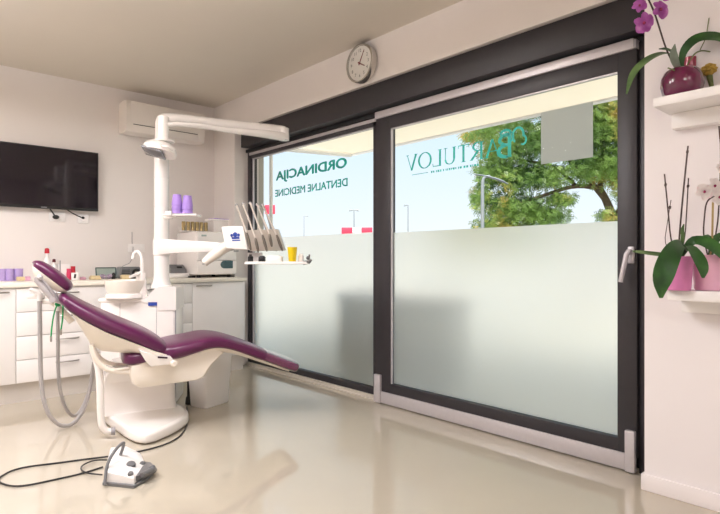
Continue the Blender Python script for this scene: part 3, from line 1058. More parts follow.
# bowl, tap
bc = at(126, 290, 4.05)
bowl = MB()
bowl.lathe([(0.10, 0.02), (0.125, 0.028), (0.134, 0.05), (0.145, 0.105), (0.147, 0.118), (0.141, 0.12), (0.13, 0.09), (0.11, 0.05), (0.03, 0.04), (0.001, 0.038)], (bc.x, bc.y, 0.802), 40, cap=False)
bowl.build('spittoon_bowl', M['cream_plastic'], unit_o)
bs = MB()
bs.lathe([(0.142, 0), (0.146, 0.006), (0.140, 0.03), (0.118, 0.04), (0.10, 0.048)], (bc.x, bc.y, 0.790), 36)
bs.build('bowl_base', M['unit'], unit_o)
f0 = at(141, 292, 4.05)
fct = MB()
fct.lathe([(0.050, 0.0), (0.046, 0.02), (0.038, 0.10), (0.034, 0.17), (0.030, 0.19)], (f0.x, f0.y, 0.79), 24)
fct.tube([at(142, 272, 4.05), at(142, 262, 4.05), at(141.5, 256, 4.05), at(139, 252, 4.05), at(136, 251.5, 4.05), at(133.5, 254, 4.05), at(133, 259, 4.05)], 0.0125, 12, smooth=2)
fct.tube([at(141, 273, 4.05), at(135, 275, 3.98), at(130, 277, 3.93)], [0.017, 0.012, 0.010], 10)
fct.build('tap', M['unit'], unit_o)
# cup shelf carried by the column
cs = at(182, 214.5, 4.0)
shf = MB()
shf.tube([Vector((ctop.x, ctop.y, cs.z - 0.012)), cs + Vector((0, 0, -0.012)) - RIGHT * 0.06], 0.018, 10)
shf.box(cs + RIGHT * 0.0 + UP * -0.006, (0.25, 0.13, 0.016), rz=RZC, bev=0.006)
shf.box(at(171, 214, 3.98), (0.05, 0.13, 0.035), rz=RZC, bev=0.01)
shf.build('cup_shelf', M['unit'], unit_o)

# ------------------------------------------------------------------ delivery head on its arm
tr_w = 3.78
dl = thing('instrument_console', 'white dental instrument console on an arm from the column', 'instrument console', at(250, 265, tr_w))
a0 = Vector((ctop.x, ctop.y, at(168, 247, 4.1).z))
am = MB()
secs = []
for px_, y0_, y1_, w_, hd_ in ((160, 239, 254, 4.12, 0.065), (170, 239.5, 253.5, 4.08, 0.055), (185, 240.5, 252.5, 4.0, 0.045), (205, 241.5, 252, 3.92, 0.042), (222, 243, 251.5, 3.86, 0.04), (232, 244, 250.5, 3.82, 0.03)):
    p0_, p1_ = at(px_, y0_, w_), at(px_, y1_, w_)
    secs.append([p0_ + FWD * (-hd_ * .8), p0_ + FWD * (hd_ * .8), p0_.lerp(p1_, .3) + FWD * hd_, p0_.lerp(p1_, .7) + FWD * hd_, p1_ + FWD * (hd_ * .8), p1_ - FWD * (hd_ * .8), p0_.lerp(p1_, .7) - FWD * hd_, p0_.lerp(p1_, .3) - FWD * hd_])
am.loft(secs)
am.build('support_arm', M['unit'], dl, sharp=60)
rg = MB()
rg.lathe([(0.0555, -0.02), (0.061, -0.015), (0.061, 0.10), (0.0555, 0.105)], (ctop.x, ctop.y, a0.z - 0.045), 32, cap=False)
rg.build('swivel_collar', M['unit'], dl)
br = MB()
br.tube([at(204, 263, 3.70), at(214, 255, 3.72), at(226, 246, 3.76), at(240, 243, 3.80)], [0.034, 0.046, 0.050, 0.04], 14, smooth=1, flat=0.8)
br.build('grip_handle', M['cream_plastic'], dl)
pn = MB()
q = [at(221, 226.5, 3.70), at(243, 225.5, 3.70), at(248, 250, 3.68), at(225.5, 248.5, 3.68)]
pn.prism(q, FWD * 0.12 + UP * 0.0)
bmesh.ops.bevel(pn.bm, geom=list(pn.bm.edges), offset=0.008, segments=3, profile=0.5, affect='EDGES')
pn.build('control_panel', M['unit'], dl)
em = MB()
off = FWD * -0.004


def epx(x, y):
    return at(x, y, 3.69) + off


def edot(x, y, rx, ry):
    em.loft([[epx(x + rx * math.cos(2 * PI * k / 14), y + ry * math.sin(2 * PI * k / 14)) + FWD * d_ for k in range(14)] for d_ in (0, 0.002)])


edot(235.2, 234.6, 2.2, 2.5)
edot(231.7, 235.4, 1.3, 1.6)
edot(238.7, 235.0, 1.3, 1.6)
em.prism([epx(231.5, 237.2), epx(239.2, 236.8), epx(239.7, 238.8), epx(232, 239.2)], FWD * 0.002)
em.prism([epx(232, 240.1), epx(240.2, 239.7), epx(240.4, 240.9), epx(232.3, 241.3)], FWD * 0.002)
em.build('emblem', M['blue'], dl)['label'] = 'blue printed emblem'
ho = MB()
q = [at(246, 230, 3.72), at(278, 229, 3.86), at(285, 250.5, 3.86), at(250, 251, 3.70)]
ho.prism(q, FWD * 0.07)
bmesh.ops.bevel(ho.bm, geom=list(ho.bm.edges), offset=0.007, segments=2, profile=0.5, affect='EDGES')
ho.build('instrument_rack', M['instrument'], dl)
ty = MB()
tcn = at(278, 263.5, 3.74)
ty.box(tcn, (0.42, 0.20, 0.010), rz=RZC, bev=0.004)
ty.build('tray', M['unit'], dl)
ty = MB()
for s_ in (-1, 1):
    ty.box(tcn + FWD * (0.097 * s_) + UP * 0.008, (0.41, 0.006, 0.012), rz=RZC)
ty.box(at(255, 257, 3.80), (0.10, 0.05, 0.06), rz=RZC, bev=0.008)
ty.build('tray_rim', M['white'], dl)
tg = MB()
tg.tube([at(303, 263, 3.74), at(309, 262, 3.74), at(310.5, 259, 3.74)], 0.014, 10, smooth=1)
tg.ball(at(308, 258, 3.74), 0.013)
tg.cyl(at(309, 259, 3.74), at(309.5, 254.5, 3.74), 0.006)
tg.build('tray_handle', M['gray'], dl)

# five instruments with whip arms, each lifts out of the rack
gp = [((247.5, 233), (251.5, 250.5), (236.5, 205), 3.68), ((256, 238), (259, 252.5), (243, 204), 3.70), ((263, 235), (267.5, 251.5), (250, 203), 3.73), ((270, 234), (272.5, 247), (257, 204.5), 3.76), ((277, 235), (283, 251), (262.5, 205), 3.80)]
gl = ['dental handpiece in the rack slot next to the console emblem panel', 'short dental handpiece second in the rack from the emblem panel', 'dental handpiece in the middle slot of the console rack', 'dental handpiece in the fourth slot from the emblem panel', 'long dental handpiece in the last rack slot above the yellow cup']
for (ga, gb, gt, gw), lab in zip(gp, gl):
    t = thing('dental_handpiece', lab, 'handpiece', at(gb[0], gb[1], gw), 0, 'handpieces in the console rack')
    fo = FWD * -0.022
    A_, B_ = at(ga[0], ga[1], gw) + fo, at(gb[0], gb[1], gw) + fo
    MB().tube([A_, A_.lerp(B_, .15), A_.lerp(B_, .5), A_.lerp(B_, .85), B_], [0.005, 0.009, 0.011, 0.009, 0.004], 12, smooth=1).build('grip', M['grip'], t)
    T_ = at(gt[0], gt[1], gw + 0.15)
    MB().tube([A_, A_.lerp(T_, 0.5), T_], [0.007, 0.006, 0.006], 8).build('whip_arm', M['instrument'], t)
    MB().tube([T_ + UP * 0.004, T_ + RIGHT * 0.012 + UP * -0.005, at(gt[0] + 8, gt[1] + 22, gw + .1), at(gt[0] + 13, gt[1] + 38, gw + 0.07), at(gt[0] + 14, gt[1] + 46, gw + .05)], 0.006, 8, smooth=2).build('hose', M['hose'], t)
    MB().ball(T_, 0.011).build('pulley', M['hose'], t)

TZ = tcn.z + 0.006


def on_tray(px_, w_):
    p = at(px_, 262, w_)
    return Vector((p.x, p.y, TZ))


p = on_tray(292.3, 3.70)
y_ = MB().lathe([(0.022, 0.0), (0.024, 0.003), (0.033, 0.102), (0.034, 0.105), (0.031, 0.104), (0.022, 0.006), (0.001, 0.005)], p, 28, cap=False)
tag(center(y_.build('drinking_cup', M['yellow'])), 'yellow plastic cup standing on the instrument tray', 'cup')
p = on_tray(262, 3.70)
o = MB().box(p + UP * 0.021, (0.042, 0.045, 0.04), rz=RZC, bev=0.005).box(p + UP * 0.043, (0.03, 0.03, 0.006), rz=RZC, bev=0.002)
tag(center(o.build('instrument_case', M['black'])), 'small black case on the console tray', 'case')
p = on_tray(275, 3.71)
o = MB()
o.box(p + UP * 0.022, (0.10, 0.08, 0.042), rz=RZC, bev=0.004)
o.box(p + UP * 0.045, (0.07, 0.06, 0.006), rz=RZC, bev=0.002)
tag(center(o.build('instrument_box', M['white'])), 'white box on the tray left of the yellow cup', 'box')
p = on_tray(250.5, 3.70)
o = MB().lathe([(0.016, 0), (0.018, 0.002), (0.018, 0.040), (0.010, 0.046), (0.009, 0.056)], p, 20)
tag(center(o.build('small_bottle', M['black'])), 'small black bottle at the tray end below the emblem panel', 'bottle')
p = on_tray(301, 3.72)
o = MB().lathe([(0.018, 0), (0.019, 0.002), (0.019, 0.045), (0.014, 0.05), (0.014, 0.06)], p, 20)
tag(center(o.build('small_bottle', M['unit'])), 'small white bottle at the end of the tray beside its grey handle', 'bottle')

# ------------------------------------------------------------------ operating lamp on the column
lamp = thing('operating_lamp', 'white dental operating lamp on a long folding arm atop the column', 'lamp', ctop)
el = at(281, 131, 4.45)
A1 = MB()
A1.tube([ctop + UP * -0.03, ctop + UP * 0.012, ctop + RIGHT * 0.03 + UP * 0.034, at(185, 118.5, 4.17), at(210, 122, 4.25), at(245, 126.5, 4.35), el + UP * 0.0, el + RIGHT * 0.03 - UP * 0.005], [0.046, 0.046, 0.036, 0.032, 0.033, 0.040, 0.046, 0.042], 14, smooth=1, flat=0.85)
A1.build('upper_arm', M['unit'], lamp)
lw = 3.95
A2 = MB()
A2.tube([el + RIGHT * 0.02 + UP * -0.05 - FWD * 0.02, at(262, 133.5, 4.3), at(235, 131, 4.2), at(205, 126.5, 4.08), at(180, 124, 3.99), at(166, 124.5, lw)], [0.044, 0.038, 0.028, 0.023, 0.022, 0.024], 14, smooth=1, flat=0.8)
A2.build('lower_arm', M['unit'], lamp)
MB().cyl(el + RIGHT * 0.022 + UP * 0.020, el + RIGHT * 0.022 + UP * -0.075, 0.044, 0.044, 24).build('elbow_joint', M['unit'], lamp)
nk = MB()
nk.tube([at(163, 117, lw), at(163, 130, lw), at(162.5, 141, lw)], [0.040, 0.042, 0.040], 18)
nk.lathe([(0.03, 0.0), (0.072, 0.006), (0.075, 0.018), (0.04, 0.024)], at(164, 143, lw), 24)
nk.build('lamp_neck', M['unit'], lamp)
hd_ = MB()
lc = at(160.5, 150, lw - 0.03)
rot = Matrix.Rotation(RZC, 3, 'Z') @ Matrix.Rotation(math.radians(16), 3, 'Y') @ Matrix.Rotation(math.radians(-18), 3, 'X')
secs = []
for x, hy, z0_, z1_ in ((-0.115, 0.03, -0.028, 0.0), (-0.105, 0.055, -0.035, 0.03), (-0.06, 0.075, -0.035, 0.05), (0.0, 0.085, -0.03, 0.052), (0.06, 0.075, -0.022, 0.048), (0.10, 0.055, -0.016, 0.03), (0.112, 0.03, -0.008, 0.01)):
    secs.append([lc + rot @ Vector((x, y, z)) for y, z in ((-hy, z0_), (-hy * 0.95, (z0_ + z1_) / 2), (-hy * 0.6, z1_), (hy * 0.6, z1_), (hy * 0.95, (z0_ + z1_) / 2), (hy, z0_))])
hd_.loft(secs)
hd_.build('lamp_head', M['unit'], lamp, sharp=60)
MB().box(lc + rot @ Vector((-0.035, -0.005, -0.036)), (0.15, 0.13, 0.014), rot=rot, bev=0.005).build('lamp_lens', M['lens'], lamp)['label'] = 'grey lens under the lamp head'
lh = MB()
lh.tube([lc + rot @ Vector((0.03, -0.08, 0.0)), lc + rot @ Vector((0.05, -0.11, -0.01)), lc + rot @ Vector((0.09, -0.11, -0.012)), lc + rot @ Vector((0.105, -0.06, 0.0))], 0.008, 8, smooth=1)
lh.build('lamp_handle', M['unit'], lamp)

# ------------------------------------------------------------------ cups on the column shelf
cup_prof = [(0.027, 0.0), (0.029, 0.002), (0.038, 0.074), (0.0395, 0.076), (0.038, 0.078), (0.036, 0.076), (0.027, 0.004), (0.001, 0.003)]
CW = 3.97
cz0 = cs.z + 0.0035


def cup_at(px_, w_, z, label, src=None):
    p = at(px_, 212, w_)
    loc = Vector((p.x, p.y, z))
    if src is None:
        m_ = MB()
        m_.lathe([(r, 0.078 - h) for r, h in cup_prof], (0, 0, 0), 28, cap=False)   # stands mouth down
        o_ = m_.build('plastic_cup', M['lilac'])
        o_.location = loc
        return tag(o_, label, 'cup', 'lilac cups on the column shelf')
    return copy_tree(src, loc, label)


cupA = cup_at(177, CW, cz0, 'lower cup of the lilac upturned stack nearest the column')
cup_at(177, CW, cz0 + 0.030, 'second cup of the lilac upturned stack nearest the column', cupA)
cup_at(177, CW, cz0 + 0.060, 'top cup of the lilac upturned stack nearest the column', cupA)
cup_at(187.5, CW, cz0, 'lower cup of the lilac upturned stack farther from the column', cupA)
cup_at(187.5, CW, cz0 + 0.027, 'second cup of the lilac upturned stack farther from the column', cupA)
cup_at(187.5, CW, cz0 + 0.052, 'top cup of the lilac upturned stack farther from the column', cupA)

# ------------------------------------------------------------------ suction hoses on the left of the chair
hk = thing('hose_holder', 'white handpiece holder bracket beside the chair headrest', 'holder', at(45, 300, 3.35))
MB().box(at(47, 301, 3.40), (0.10, 0.06, 0.035), rz=RZC, bev=0.012).box(at(36, 296, 3.38), (0.10, 0.045, 0.03), rz=RZC, bev=0.01).build('bracket_body', M['unit'], hk)
MB().tube([at(49, 300, 3.40), at(58, 306, 3.42), at(72, 322, 3.46)], [0.018, 0.018, 0.02], 10, smooth=1).build('bracket_arm', M['cream_plastic'], hk)
hp1 = [(39.5, 296, 3.36), (40, 330, 3.36), (40.5, 375, 3.36), (43, 400, 3.36), (50, 418, 3.38), (62, 427, 3.44), (74, 424, 3.52), (84, 410, 3.58), (90, 390, 3.62), (94, 362, 3.66)]
hp2 = [(57.5, 306, 3.40), (58, 340, 3.42), (58, 370, 3.44), (60, 392, 3.48), (66, 410, 3.54), (74, 418, 3.62), (82, 409, 3.68), (89, 392, 3.74), (95, 364, 3.80)]
for pts, lab, tip in ((hp1, 'thick grey suction hose hanging nearest the headrest, looping low', (30, 289, 3.33)), (hp2, 'second grey suction hose hanging closer to the chair back', (55, 293, 3.38))):
    t = thing('suction_hose', lab, 'hose', at(*pts[0]), 0, 'grey suction hoses beside the chair')
    MB().tube([at(*p) for p in pts], 0.0125 if pts is hp1 else 0.0105, 12, smooth=3).build('hose', M['hose'], t)
    h_ = at(*pts[0])
    MB().tube([h_ + UP * -0.03, h_ + UP * 0.02, at(*tip)], [0.016, 0.017, 0.011], 10, smooth=1).build('hose_grip', M['white'], t)

# green bib chains
for pts, lab in (([(58, 304, 3.28), (55.5, 308, 3.28), (53, 318, 3.28), (51.5, 330, 3.28), (51, 337, 3.28)], 'green bib cord hanging nearest the suction hose'), ([(63, 303, 3.26), (63, 310, 3.26), (62.5, 320, 3.26), (61, 330, 3.26)], 'shorter green bib cord hanging at the backrest corner')):
    t = thing('bib_cord', lab, 'cord', at(*pts[-1]), 0, 'green bib cords')
    MB().tube([at(*p) for p in pts], 0.0045, 8, smooth=2).build('cord', M['green'], t)
    MB().ball(at(*pts[0]), (0.018, 0.014, 0.016)).build('clasp', M['green'], t)
    MB().box(at(pts[-1][0], pts[-1][1] + 2.0, pts[-1][2]), (0.012, 0.008, 0.035), rz=RZC, bev=0.003).build('clip', M['steel'], t)

# ------------------------------------------------------------------ waste bin, floor plug, pedal, cable
tb0, tb1, tb2 = onz(205.5, 409.5), onz(231, 401.5), onz(190, 399)
e1 = (tb1 - tb0).normalized()
e2_ = Vector((-e1.y, e1.x, 0))
bw = (tb1 - tb0).length
bn = thing('waste_bin', 'white plastic bin standing behind the seat of the dental chair', 'bin', tb0 + e1 * bw / 2 + e2_ * 0.09)
secs = []
for z, g_ in ((0.0, -0.012), (0.01, -0.008), (0.40, 0.012), (0.42, 0.016)):
    secs.append([tb0 + e1 * (-g_) + e2_ * (-g_) + UP * z, tb0 + e1 * (bw + g_) + e2_ * (-g_) + UP * z, tb0 + e1 * (bw + g_) + e2_ * (0.18 + g_) + UP * z, tb0 - e1 * g_ + e2_ * (0.18 + g_) + UP * z])
m_ = MB().loft(secs)
bmesh.ops.bevel(m_.bm, geom=[e for e in m_.bm.edges if abs((e.verts[0].co - e.verts[1].co).normalized().z) > 0.6], offset=0.02, segments=3, profile=0.5, affect='EDGES')
m_.build('bin_body', M['white'], bn)
lid = MB()
lid.box(tb0 + e1 * bw / 2 + e2_ * 0.09 + UP * 0.432, (bw + 0.045, 0.225, 0.028), rz=math.atan2(e1.y, e1.x), bev=0.012)
lid.build('bin_lid', M['white'], bn)

fp = onz(188.5, 404)
t = thing('floor_outlet', 'dark floor cable outlet with upright conduit between unit and bin', 'outlet', fp)
MB().lathe([(0.022, 0), (0.024, 0.004), (0.020, 0.05), (0.012, 0.06)], fp, 16).build('outlet_body', M['black'], t)
MB().tube([fp + UP * 0.04, fp + UP * 0.26], 0.011, 10).build('conduit', M['black'], t)

cab = [(385, 180), (340, 180), (300, 195), (288, 212), (310, 228), (368, 233)]
main = [(370, 205), (300, 228), (200, 250), (100, 272), (40, 275), (0, 262), (-8, 250), (8, 236), (40, 218), (100, 203), (200, 192), (300, 178), (385, 168), (450, 158), (540, 142), (620, 115), (662, 82), (677, 40), (674, 0)]


def fl(p, z):
    return onz(p[0] / 3.6, 410 + p[1] / 3.6, z)


cc = MB()
cc.tube([fl(p, 0.006) for p in main] + [onz(187, 407, 0.006)], 0.0045, 8, smooth=3)
cc.tube([fl(p, 0.0145 if i in (0, 4) else 0.012) for i, p in enumerate(cab)], 0.004, 8, smooth=3)
tag(center(cc.build('pedal_cable', M['black'])), 'thin black cable looping over the floor from foot pedal to outlet', 'cable')

pd0 = onz(120, 476)
ped = thing('foot_control', 'white and grey dental foot pedal with hoop on the floor', 'foot pedal', pd0)


def pf(px_, py_, z=0.0):
    return onz(px_, py_, z)


bpts = [pf(102.5, 485.5), pf(134, 489), pf(147, 481), pf(157, 471), pf(150, 465), pf(128, 461), pf(109, 463)]
m_ = MB().loft([[p + UP * 0.001 for p in bpts], [p + UP * 0.014 for p in bpts]])
m_.build('base', M['gray'], ped)
lo_ = [pf(105, 484.5), pf(134, 487.5), pf(140, 480), pf(146, 473), pf(141, 464.5), pf(126, 461.5), pf(110, 463.5)]
cpt = sum(lo_, Vector()) / len(lo_)
hs = [0.072, 0.050, 0.040, 0.040, 0.062, 0.085, 0.088]
secs = [[p + UP * 0.014 for p in lo_], [p + UP * (0.014 + (h_ - 0.014) * 0.8) for p, h_ in zip(lo_, hs)], [cpt + (p - cpt) * 0.92 + UP * h_ for p, h_ in zip(lo_, hs)], [cpt + (p - cpt) * 0.3 + UP * (0.075 * .5 + h_ * .5) for p, h_ in zip(lo_, hs)]]
MB().loft(secs).build('housing', M['white'], ped, sharp=50)
hpm = MB()
hpm.tube([pf(105, 485, 0.012), at(106, 468, 2.62), at(111, 456, 2.66), at(118, 446.5, 2.70), at(124.5, 441.5, 2.74), at(123, 448, 2.76), at(118.5, 460, 2.80)], 0.0075, 10, smooth=2)
hpm.build('carrying_hoop', M['gray'], ped)
tp = MB()
q = [pf(136, 481, 0.02), pf(146, 477.5, 0.02), pf(156, 472, 0.02), pf(150, 466, 0.02), pf(143, 470, 0.02)]
tp.loft([q, [p_ + UP * 0.022 for p_ in q]])
tp.tube([pf(142, 475, 0.045), pf(154, 469, 0.04)], [0.012, 0.014], 12)
tp.ball(pf(152.5, 468, 0.045), 0.016)
tp.build('treadle', M['gray'], ped)
for x, y, rx, w_ in ((131, 465.0, 0.022, 2.70), (130.5, 474.5, 0.013, 2.60), (142.0, 464.5, 0.013, 2.76)):
    pb_ = at(x, y, w_)
    MB().lathe([(rx, -0.02), (rx, 0.006), (rx * 0.8, 0.012), (0.001, 0.013)], pb_, 18, axis=(0.05, -0.35, 1)).build('button', M['gray'], ped)

# ------------------------------------------------------------------ things on the worktop
def wt(px_, y):
    return Vector((ony(px_, 280, y).x, y, WT))


# lilac trays and the small yellow sponge at the left
for k, (px_, lab) in enumerate(((1.5, 'lilac plastic beaker cut by the frame edge on the worktop'), (9.5, 'lilac plastic beaker in the middle of its row on the worktop'), (18.5, 'lilac plastic beaker nearest the headrest on the worktop'))):
    if k == 0:
        m_ = MB().lathe([(0.030, 0.0), (0.031, 0.003), (0.033, 0.094), (0.034, 0.098), (0.031, 0.098), (0.028, 0.006), (0.001, 0.005)], (0, 0, 0), 28, cap=False)
        first = m_.build('beaker', M['lilac_light'])
        first.location = wt(px_, 5.22)
        tag(first, lab, 'beaker', 'lilac beakers on the worktop')
    else:
        copy_tree(first, wt(px_, 5.22), lab)
p = wt(20.5, 5.13)
o = MB().box(p + UP * 0.018, (0.062, 0.04, 0.034), bev=0.010)
tag(center(o.build('sponge', M['wood'])), 'small yellow-tan sponge block by the lilac beakers', 'sponge')
p = wt(27.5, 5.2)
o = MB().lathe([(0.02, 0), (0.022, 0.002), (0.022, 0.03), (0.018, 0.034)], p, 18)
tag(center(o.build('small_jar', M['palepot'])), 'tiny pale pink jar beside the lilac beakers', 'jar')

p = wt(47, 5.24)
t = thing('spray_bottle', 'tall clear bottle with red cap behind the headrest', 'bottle', p)
MB().lathe([(0.030, 0.0), (0.033, 0.004), (0.033, 0.13), (0.028, 0.16), (0.013, 0.19), (0.012, 0.225)], p, 24).build('bottle_body', M['white'], t)
MB().lathe([(0.018, 0.225), (0.019, 0.228), (0.017, 0.262), (0.010, 0.27)], p, 20).build('cap', M['red'], t)
p = wt(54, 5.2)
t = thing('dropper_bottle', 'white bottle with small dark red tip behind the headrest', 'bottle', p)
MB().lathe([(0.022, 0.0), (0.024, 0.003), (0.024, 0.11), (0.010, 0.14), (0.009, 0.15)], p, 20).build('bottle_body', M['white'], t)
MB().lathe([(0.013, 0.15), (0.014, 0.155), (0.012, 0.175), (0.006, 0.178)], p, 16).build('cap', M['darkred'], t)
p = wt(63.5, 5.22)
t = thing('tissue_carton', 'tall white carton standing among bottles on the worktop', 'carton', p)
MB().box(p + UP * 0.068, (0.085, 0.06, 0.134), bev=0.003).build('carton_body', M['white'], t)
MB().tube([p + Vector((-0.035, -0.035, 0.0)), p + Vector((-0.035, -0.035, 0.165))], 0.004, 6).build('mixing_stick', M['midgray'], t)
for px_, y, h_, lab, mt in ((69, 5.13, 0.085, 'short red tube standing in front of the white carton', 'pinkred'), (73, 5.17, 0.105, 'taller crimson tube beside the red tube on the worktop', 'red')):
    p = wt(px_, y)
    t = thing('paste_tube', lab, 'tube', p, 0, 'red tubes on the worktop')
    MB().lathe([(0.016, 0), (0.017, 0.002), (0.017, 0.02), (0.019, 0.025), (0.020, h_ * 0.6), (0.017, h_)], p, 16, sx=1.0).build('tube_body', M[mt], t)
    MB().box(p + UP * (h_ + 0.004), (0.036, 0.006, 0.012)).build('crimp', M[mt], t)
p = wt(75.5, 5.03)
t = thing('white_mug', 'white beaker with a dark mark in front of the red tubes', 'mug', p)
MB().lathe([(0.028, 0), (0.031, 0.003), (0.033, 0.062), (0.030, 0.062), (0.027, 0.006), (0.001, 0.005)], p, 24, cap=False).build('mug_body', M['white'], t)
MB().box(p + Vector((-0.012, -0.0325, 0.034)), (0.016, 0.004, 0.034), rot=Matrix.Rotation(math.radians(10), 3, 'Y'), bev=0.001).build('dark_mark', M['ink'], t)
p = wt(82.5, 5.08)
o = MB().lathe([(0.026, 0), (0.028, 0.003), (0.028, 0.016), (0.022, 0.022), (0.006, 0.026)], p, 20)
tag(center(o.build('lidded_pot', M['palepot'])), 'low pinkish lidded pot on the worktop past the white mug', 'pot')
p = wt(95, 5.02)
o = MB().box(p + UP * 0.014, (0.085, 0.06, 0.026), bev=0.004).box(p + UP * 0.031, (0.07, 0.05, 0.008), bev=0.002)
tag(center(o.build('wooden_box', M['wood'])), 'pale wooden box on the worktop before the framed mirror', 'box')
p = wt(106.5, 5.22)
t = thing('tabletop_mirror', 'framed tabletop mirror with dark teal rim leaning on the wall', 'mirror', p)
rot = Matrix.Rotation(math.radians(-12), 3, 'X')
m_ = MB()
for dx, dz, sx, sz in ((-0.085, 0.052, 0.008, 0.104), (0.085, 0.052, 0.008, 0.104), (0, 0.100, 0.178, 0.008), (0, 0.006, 0.178, 0.010)):
    m_.box(p + rot @ Vector((dx, 0, dz)), (sx, 0.012, sz), rot=rot, bev=0.002)
m_.build('rim', M['tealedge'], t)
MB().box(p + rot @ Vector((0, 0.002, 0.052)), (0.166, 0.006, 0.09), rot=rot).build('mirror_glass', M['mirror'], t)
p = wt(106, 5.0)
t = thing('spotted_bow', 'crumpled grey and purple spotted cloth bow on the worktop', 'cloth', p)
m_ = MB()
for dx, ry in ((-0.026, 20), (0.026, -20)):
    m_.ball(p + Vector((dx, 0, 0.026)), (0.028, 0.018, 0.022), rot=Matrix.Rotation(math.radians(ry), 3, 'Y'))
m_.build('loops', mat('spotted_cloth', '9a8a9c', 0.8, var=0.6, scale=90), t)
MB().ball(p + UP * 0.026, (0.010, 0.016, 0.012)).build('knot', M['midgray'], t)
p = wt(113.5, 5.06)
o = MB().ball(p + UP * 0.030, (0.018, 0.022, 0.030)).lathe([(0.016, 0), (0.016, 0.02)], p, 16)
tag(center(o.build('computer_mouse', M['black'])), 'black rounded gadget standing beside the projector-like device', 'gadget')
p = wt(128.5, 5.14)
t = thing('curing_device', 'dark grey tabletop device with a round lens behind the tap', 'device', p)
MB().box(p + UP * 0.054, (0.185, 0.12, 0.106), bev=0.016, seg=3).build('device_body', M['gray'], t)
MB().lathe([(0.036, 0), (0.036, 0.012), (0.028, 0.014), (0.026, 0.004), (0.001, 0.004)], p + Vector((0.045, -0.06, 0.054)), 24, axis=(0, -1, 0)).build('lens_ring', M['black'], t)
MB().lathe([(0.018, 0.004), (0.014, 0.010), (0.001, 0.013)], p + Vector((0.045, -0.061, 0.054)), 20, axis=(0, -1, 0), cap=False).build('lens', M['chrome'], t)
m_ = MB()
for k in range(4):
    m_.box(p + Vector((-0.045, -0.0605, 0.03 + 0.016 * k)), (0.07, 0.003, 0.006))
m_.build('vent', M['black'], t)
p = wt(125.5, 4.96)
o = MB().box(p + UP * 0.018, (0.075, 0.05, 0.034), bev=0.003).box(p + UP * 0.037, (0.06, 0.04, 0.005), bev=0.001)
tag(center(o.build('wooden_box', M['wood'])), 'pale wooden box on the worktop before the dark lens device', 'box')
cbl = MB()
q0 = Vector((s3.x - 0.03, D - 0.014, s3.z))
cbl.tube([ony(132, 232, D - 0.008), ony(132, 245, D - 0.008), q0, ony(132, 262, D - 0.03), (p.x + 0.06, 5.22, WT + 0.11)], 0.003, 6, smooth=1)
tag(center(cbl.build('wall_cable', M['midgray'])), 'thin grey cable running down the wall to the lens device', 'cable')

# right of the column
p = wt(176.5, 5.10)
t = thing('sealing_device', 'white tabletop device with dark grey top beside the autoclave', 'device', p)
MB().box(p + UP * 0.022, (0.19, 0.16, 0.042), bev=0.006).build('device_base', M['white'], t)
m_ = MB()
m_.prism([p + Vector((-0.075, -0.06, 0.043)), p + Vector((-0.075, 0.06, 0.043)), p + Vector((-0.075, 0.06, 0.125)), p + Vector((-0.075, 0.02, 0.125)), p + Vector((-0.075, -0.05, 0.075))], (0.15, 0, 0))
m_.build('device_top', M['gray'], t)
MB().box(p + Vector((0.02, -0.02, 0.100)), (0.05, 0.02, 0.014), rot=Matrix.Rotation(math.radians(35), 3, 'X'), bev=0.003).build('display', M['black'], t)
p = wt(191.5, 4.98)
o = MB().box(p + UP * 0.009, (0.05, 0.06, 0.016), bev=0.004)
tag(center(o.build('black_tray', M['black'])), 'small flat black tray on the worktop beside the autoclave', 'tray')

# autoclave
ax0, ax1 = ony(197, 270, 4.86).x, ony(243, 270, 4.86).x
ax1 = min(ax1, XW - 0.02)
az = 1.345
t = thing('autoclave', 'large white autoclave steriliser on the worktop by the window', 'autoclave', ((ax0 + ax1) / 2, 5.08, WT))
MB().span(ax0, ax1, 4.88, 5.32, WT + 0.025, az, bev=0.02).build('casing', M['unit'], t)
MB().span(ax0 + 0.004, ax1 - 0.004, 4.862, 4.885, WT + 0.165, az - 0.006, bev=0.010).build('front_door', M['unit'], t)
MB().span(ax0 + 0.004, ax1 - 0.004, 4.862, 4.885, WT + 0.030, WT + 0.16, bev=0.008).build('control_front', M['unit'], t)
dx = ony(228.5, 265, 4.86).x
dz = ony(228.5, 264.5, 4.86).z
MB().box((dx, 4.860, dz), (0.095, 0.006, 0.075), bev=0.002).lathe([(0.0375, 0.0), (0.0375, 0.006)], (dx - 0.047, 4.863, dz), 24, axis=(0, -1, 0)).build('display', M['tealblack'], t)
MB().box((ony(204, 264, 4.86).x, 4.860, ony(204, 264, 4.86).z), (0.035, 0.004, 0.008)).build('badge', M['midgray'], t)
MB().box((ony(204, 235, 4.86).x, 4.860, ony(204, 235.5, 4.86).z), (0.05, 0.004, 0.016), bev=0.001).build('nameplate', M['mirror'], t)
MB().box((ony(236, 252, 4.86).x, 4.858, ony(236, 251, 4.86).z), (0.05, 0.012, 0.012), bev=0.003).build('latch', M['midgray'], t)
ft = MB()
for x in (ax0 + 0.05, ax1 - 0.05):
    for y in (4.93, 5.26):
        ft.lathe([(0.018, 0), (0.018, 0.027)], (x, y, WT), 14)
ft.build('feet', M['black'], t)

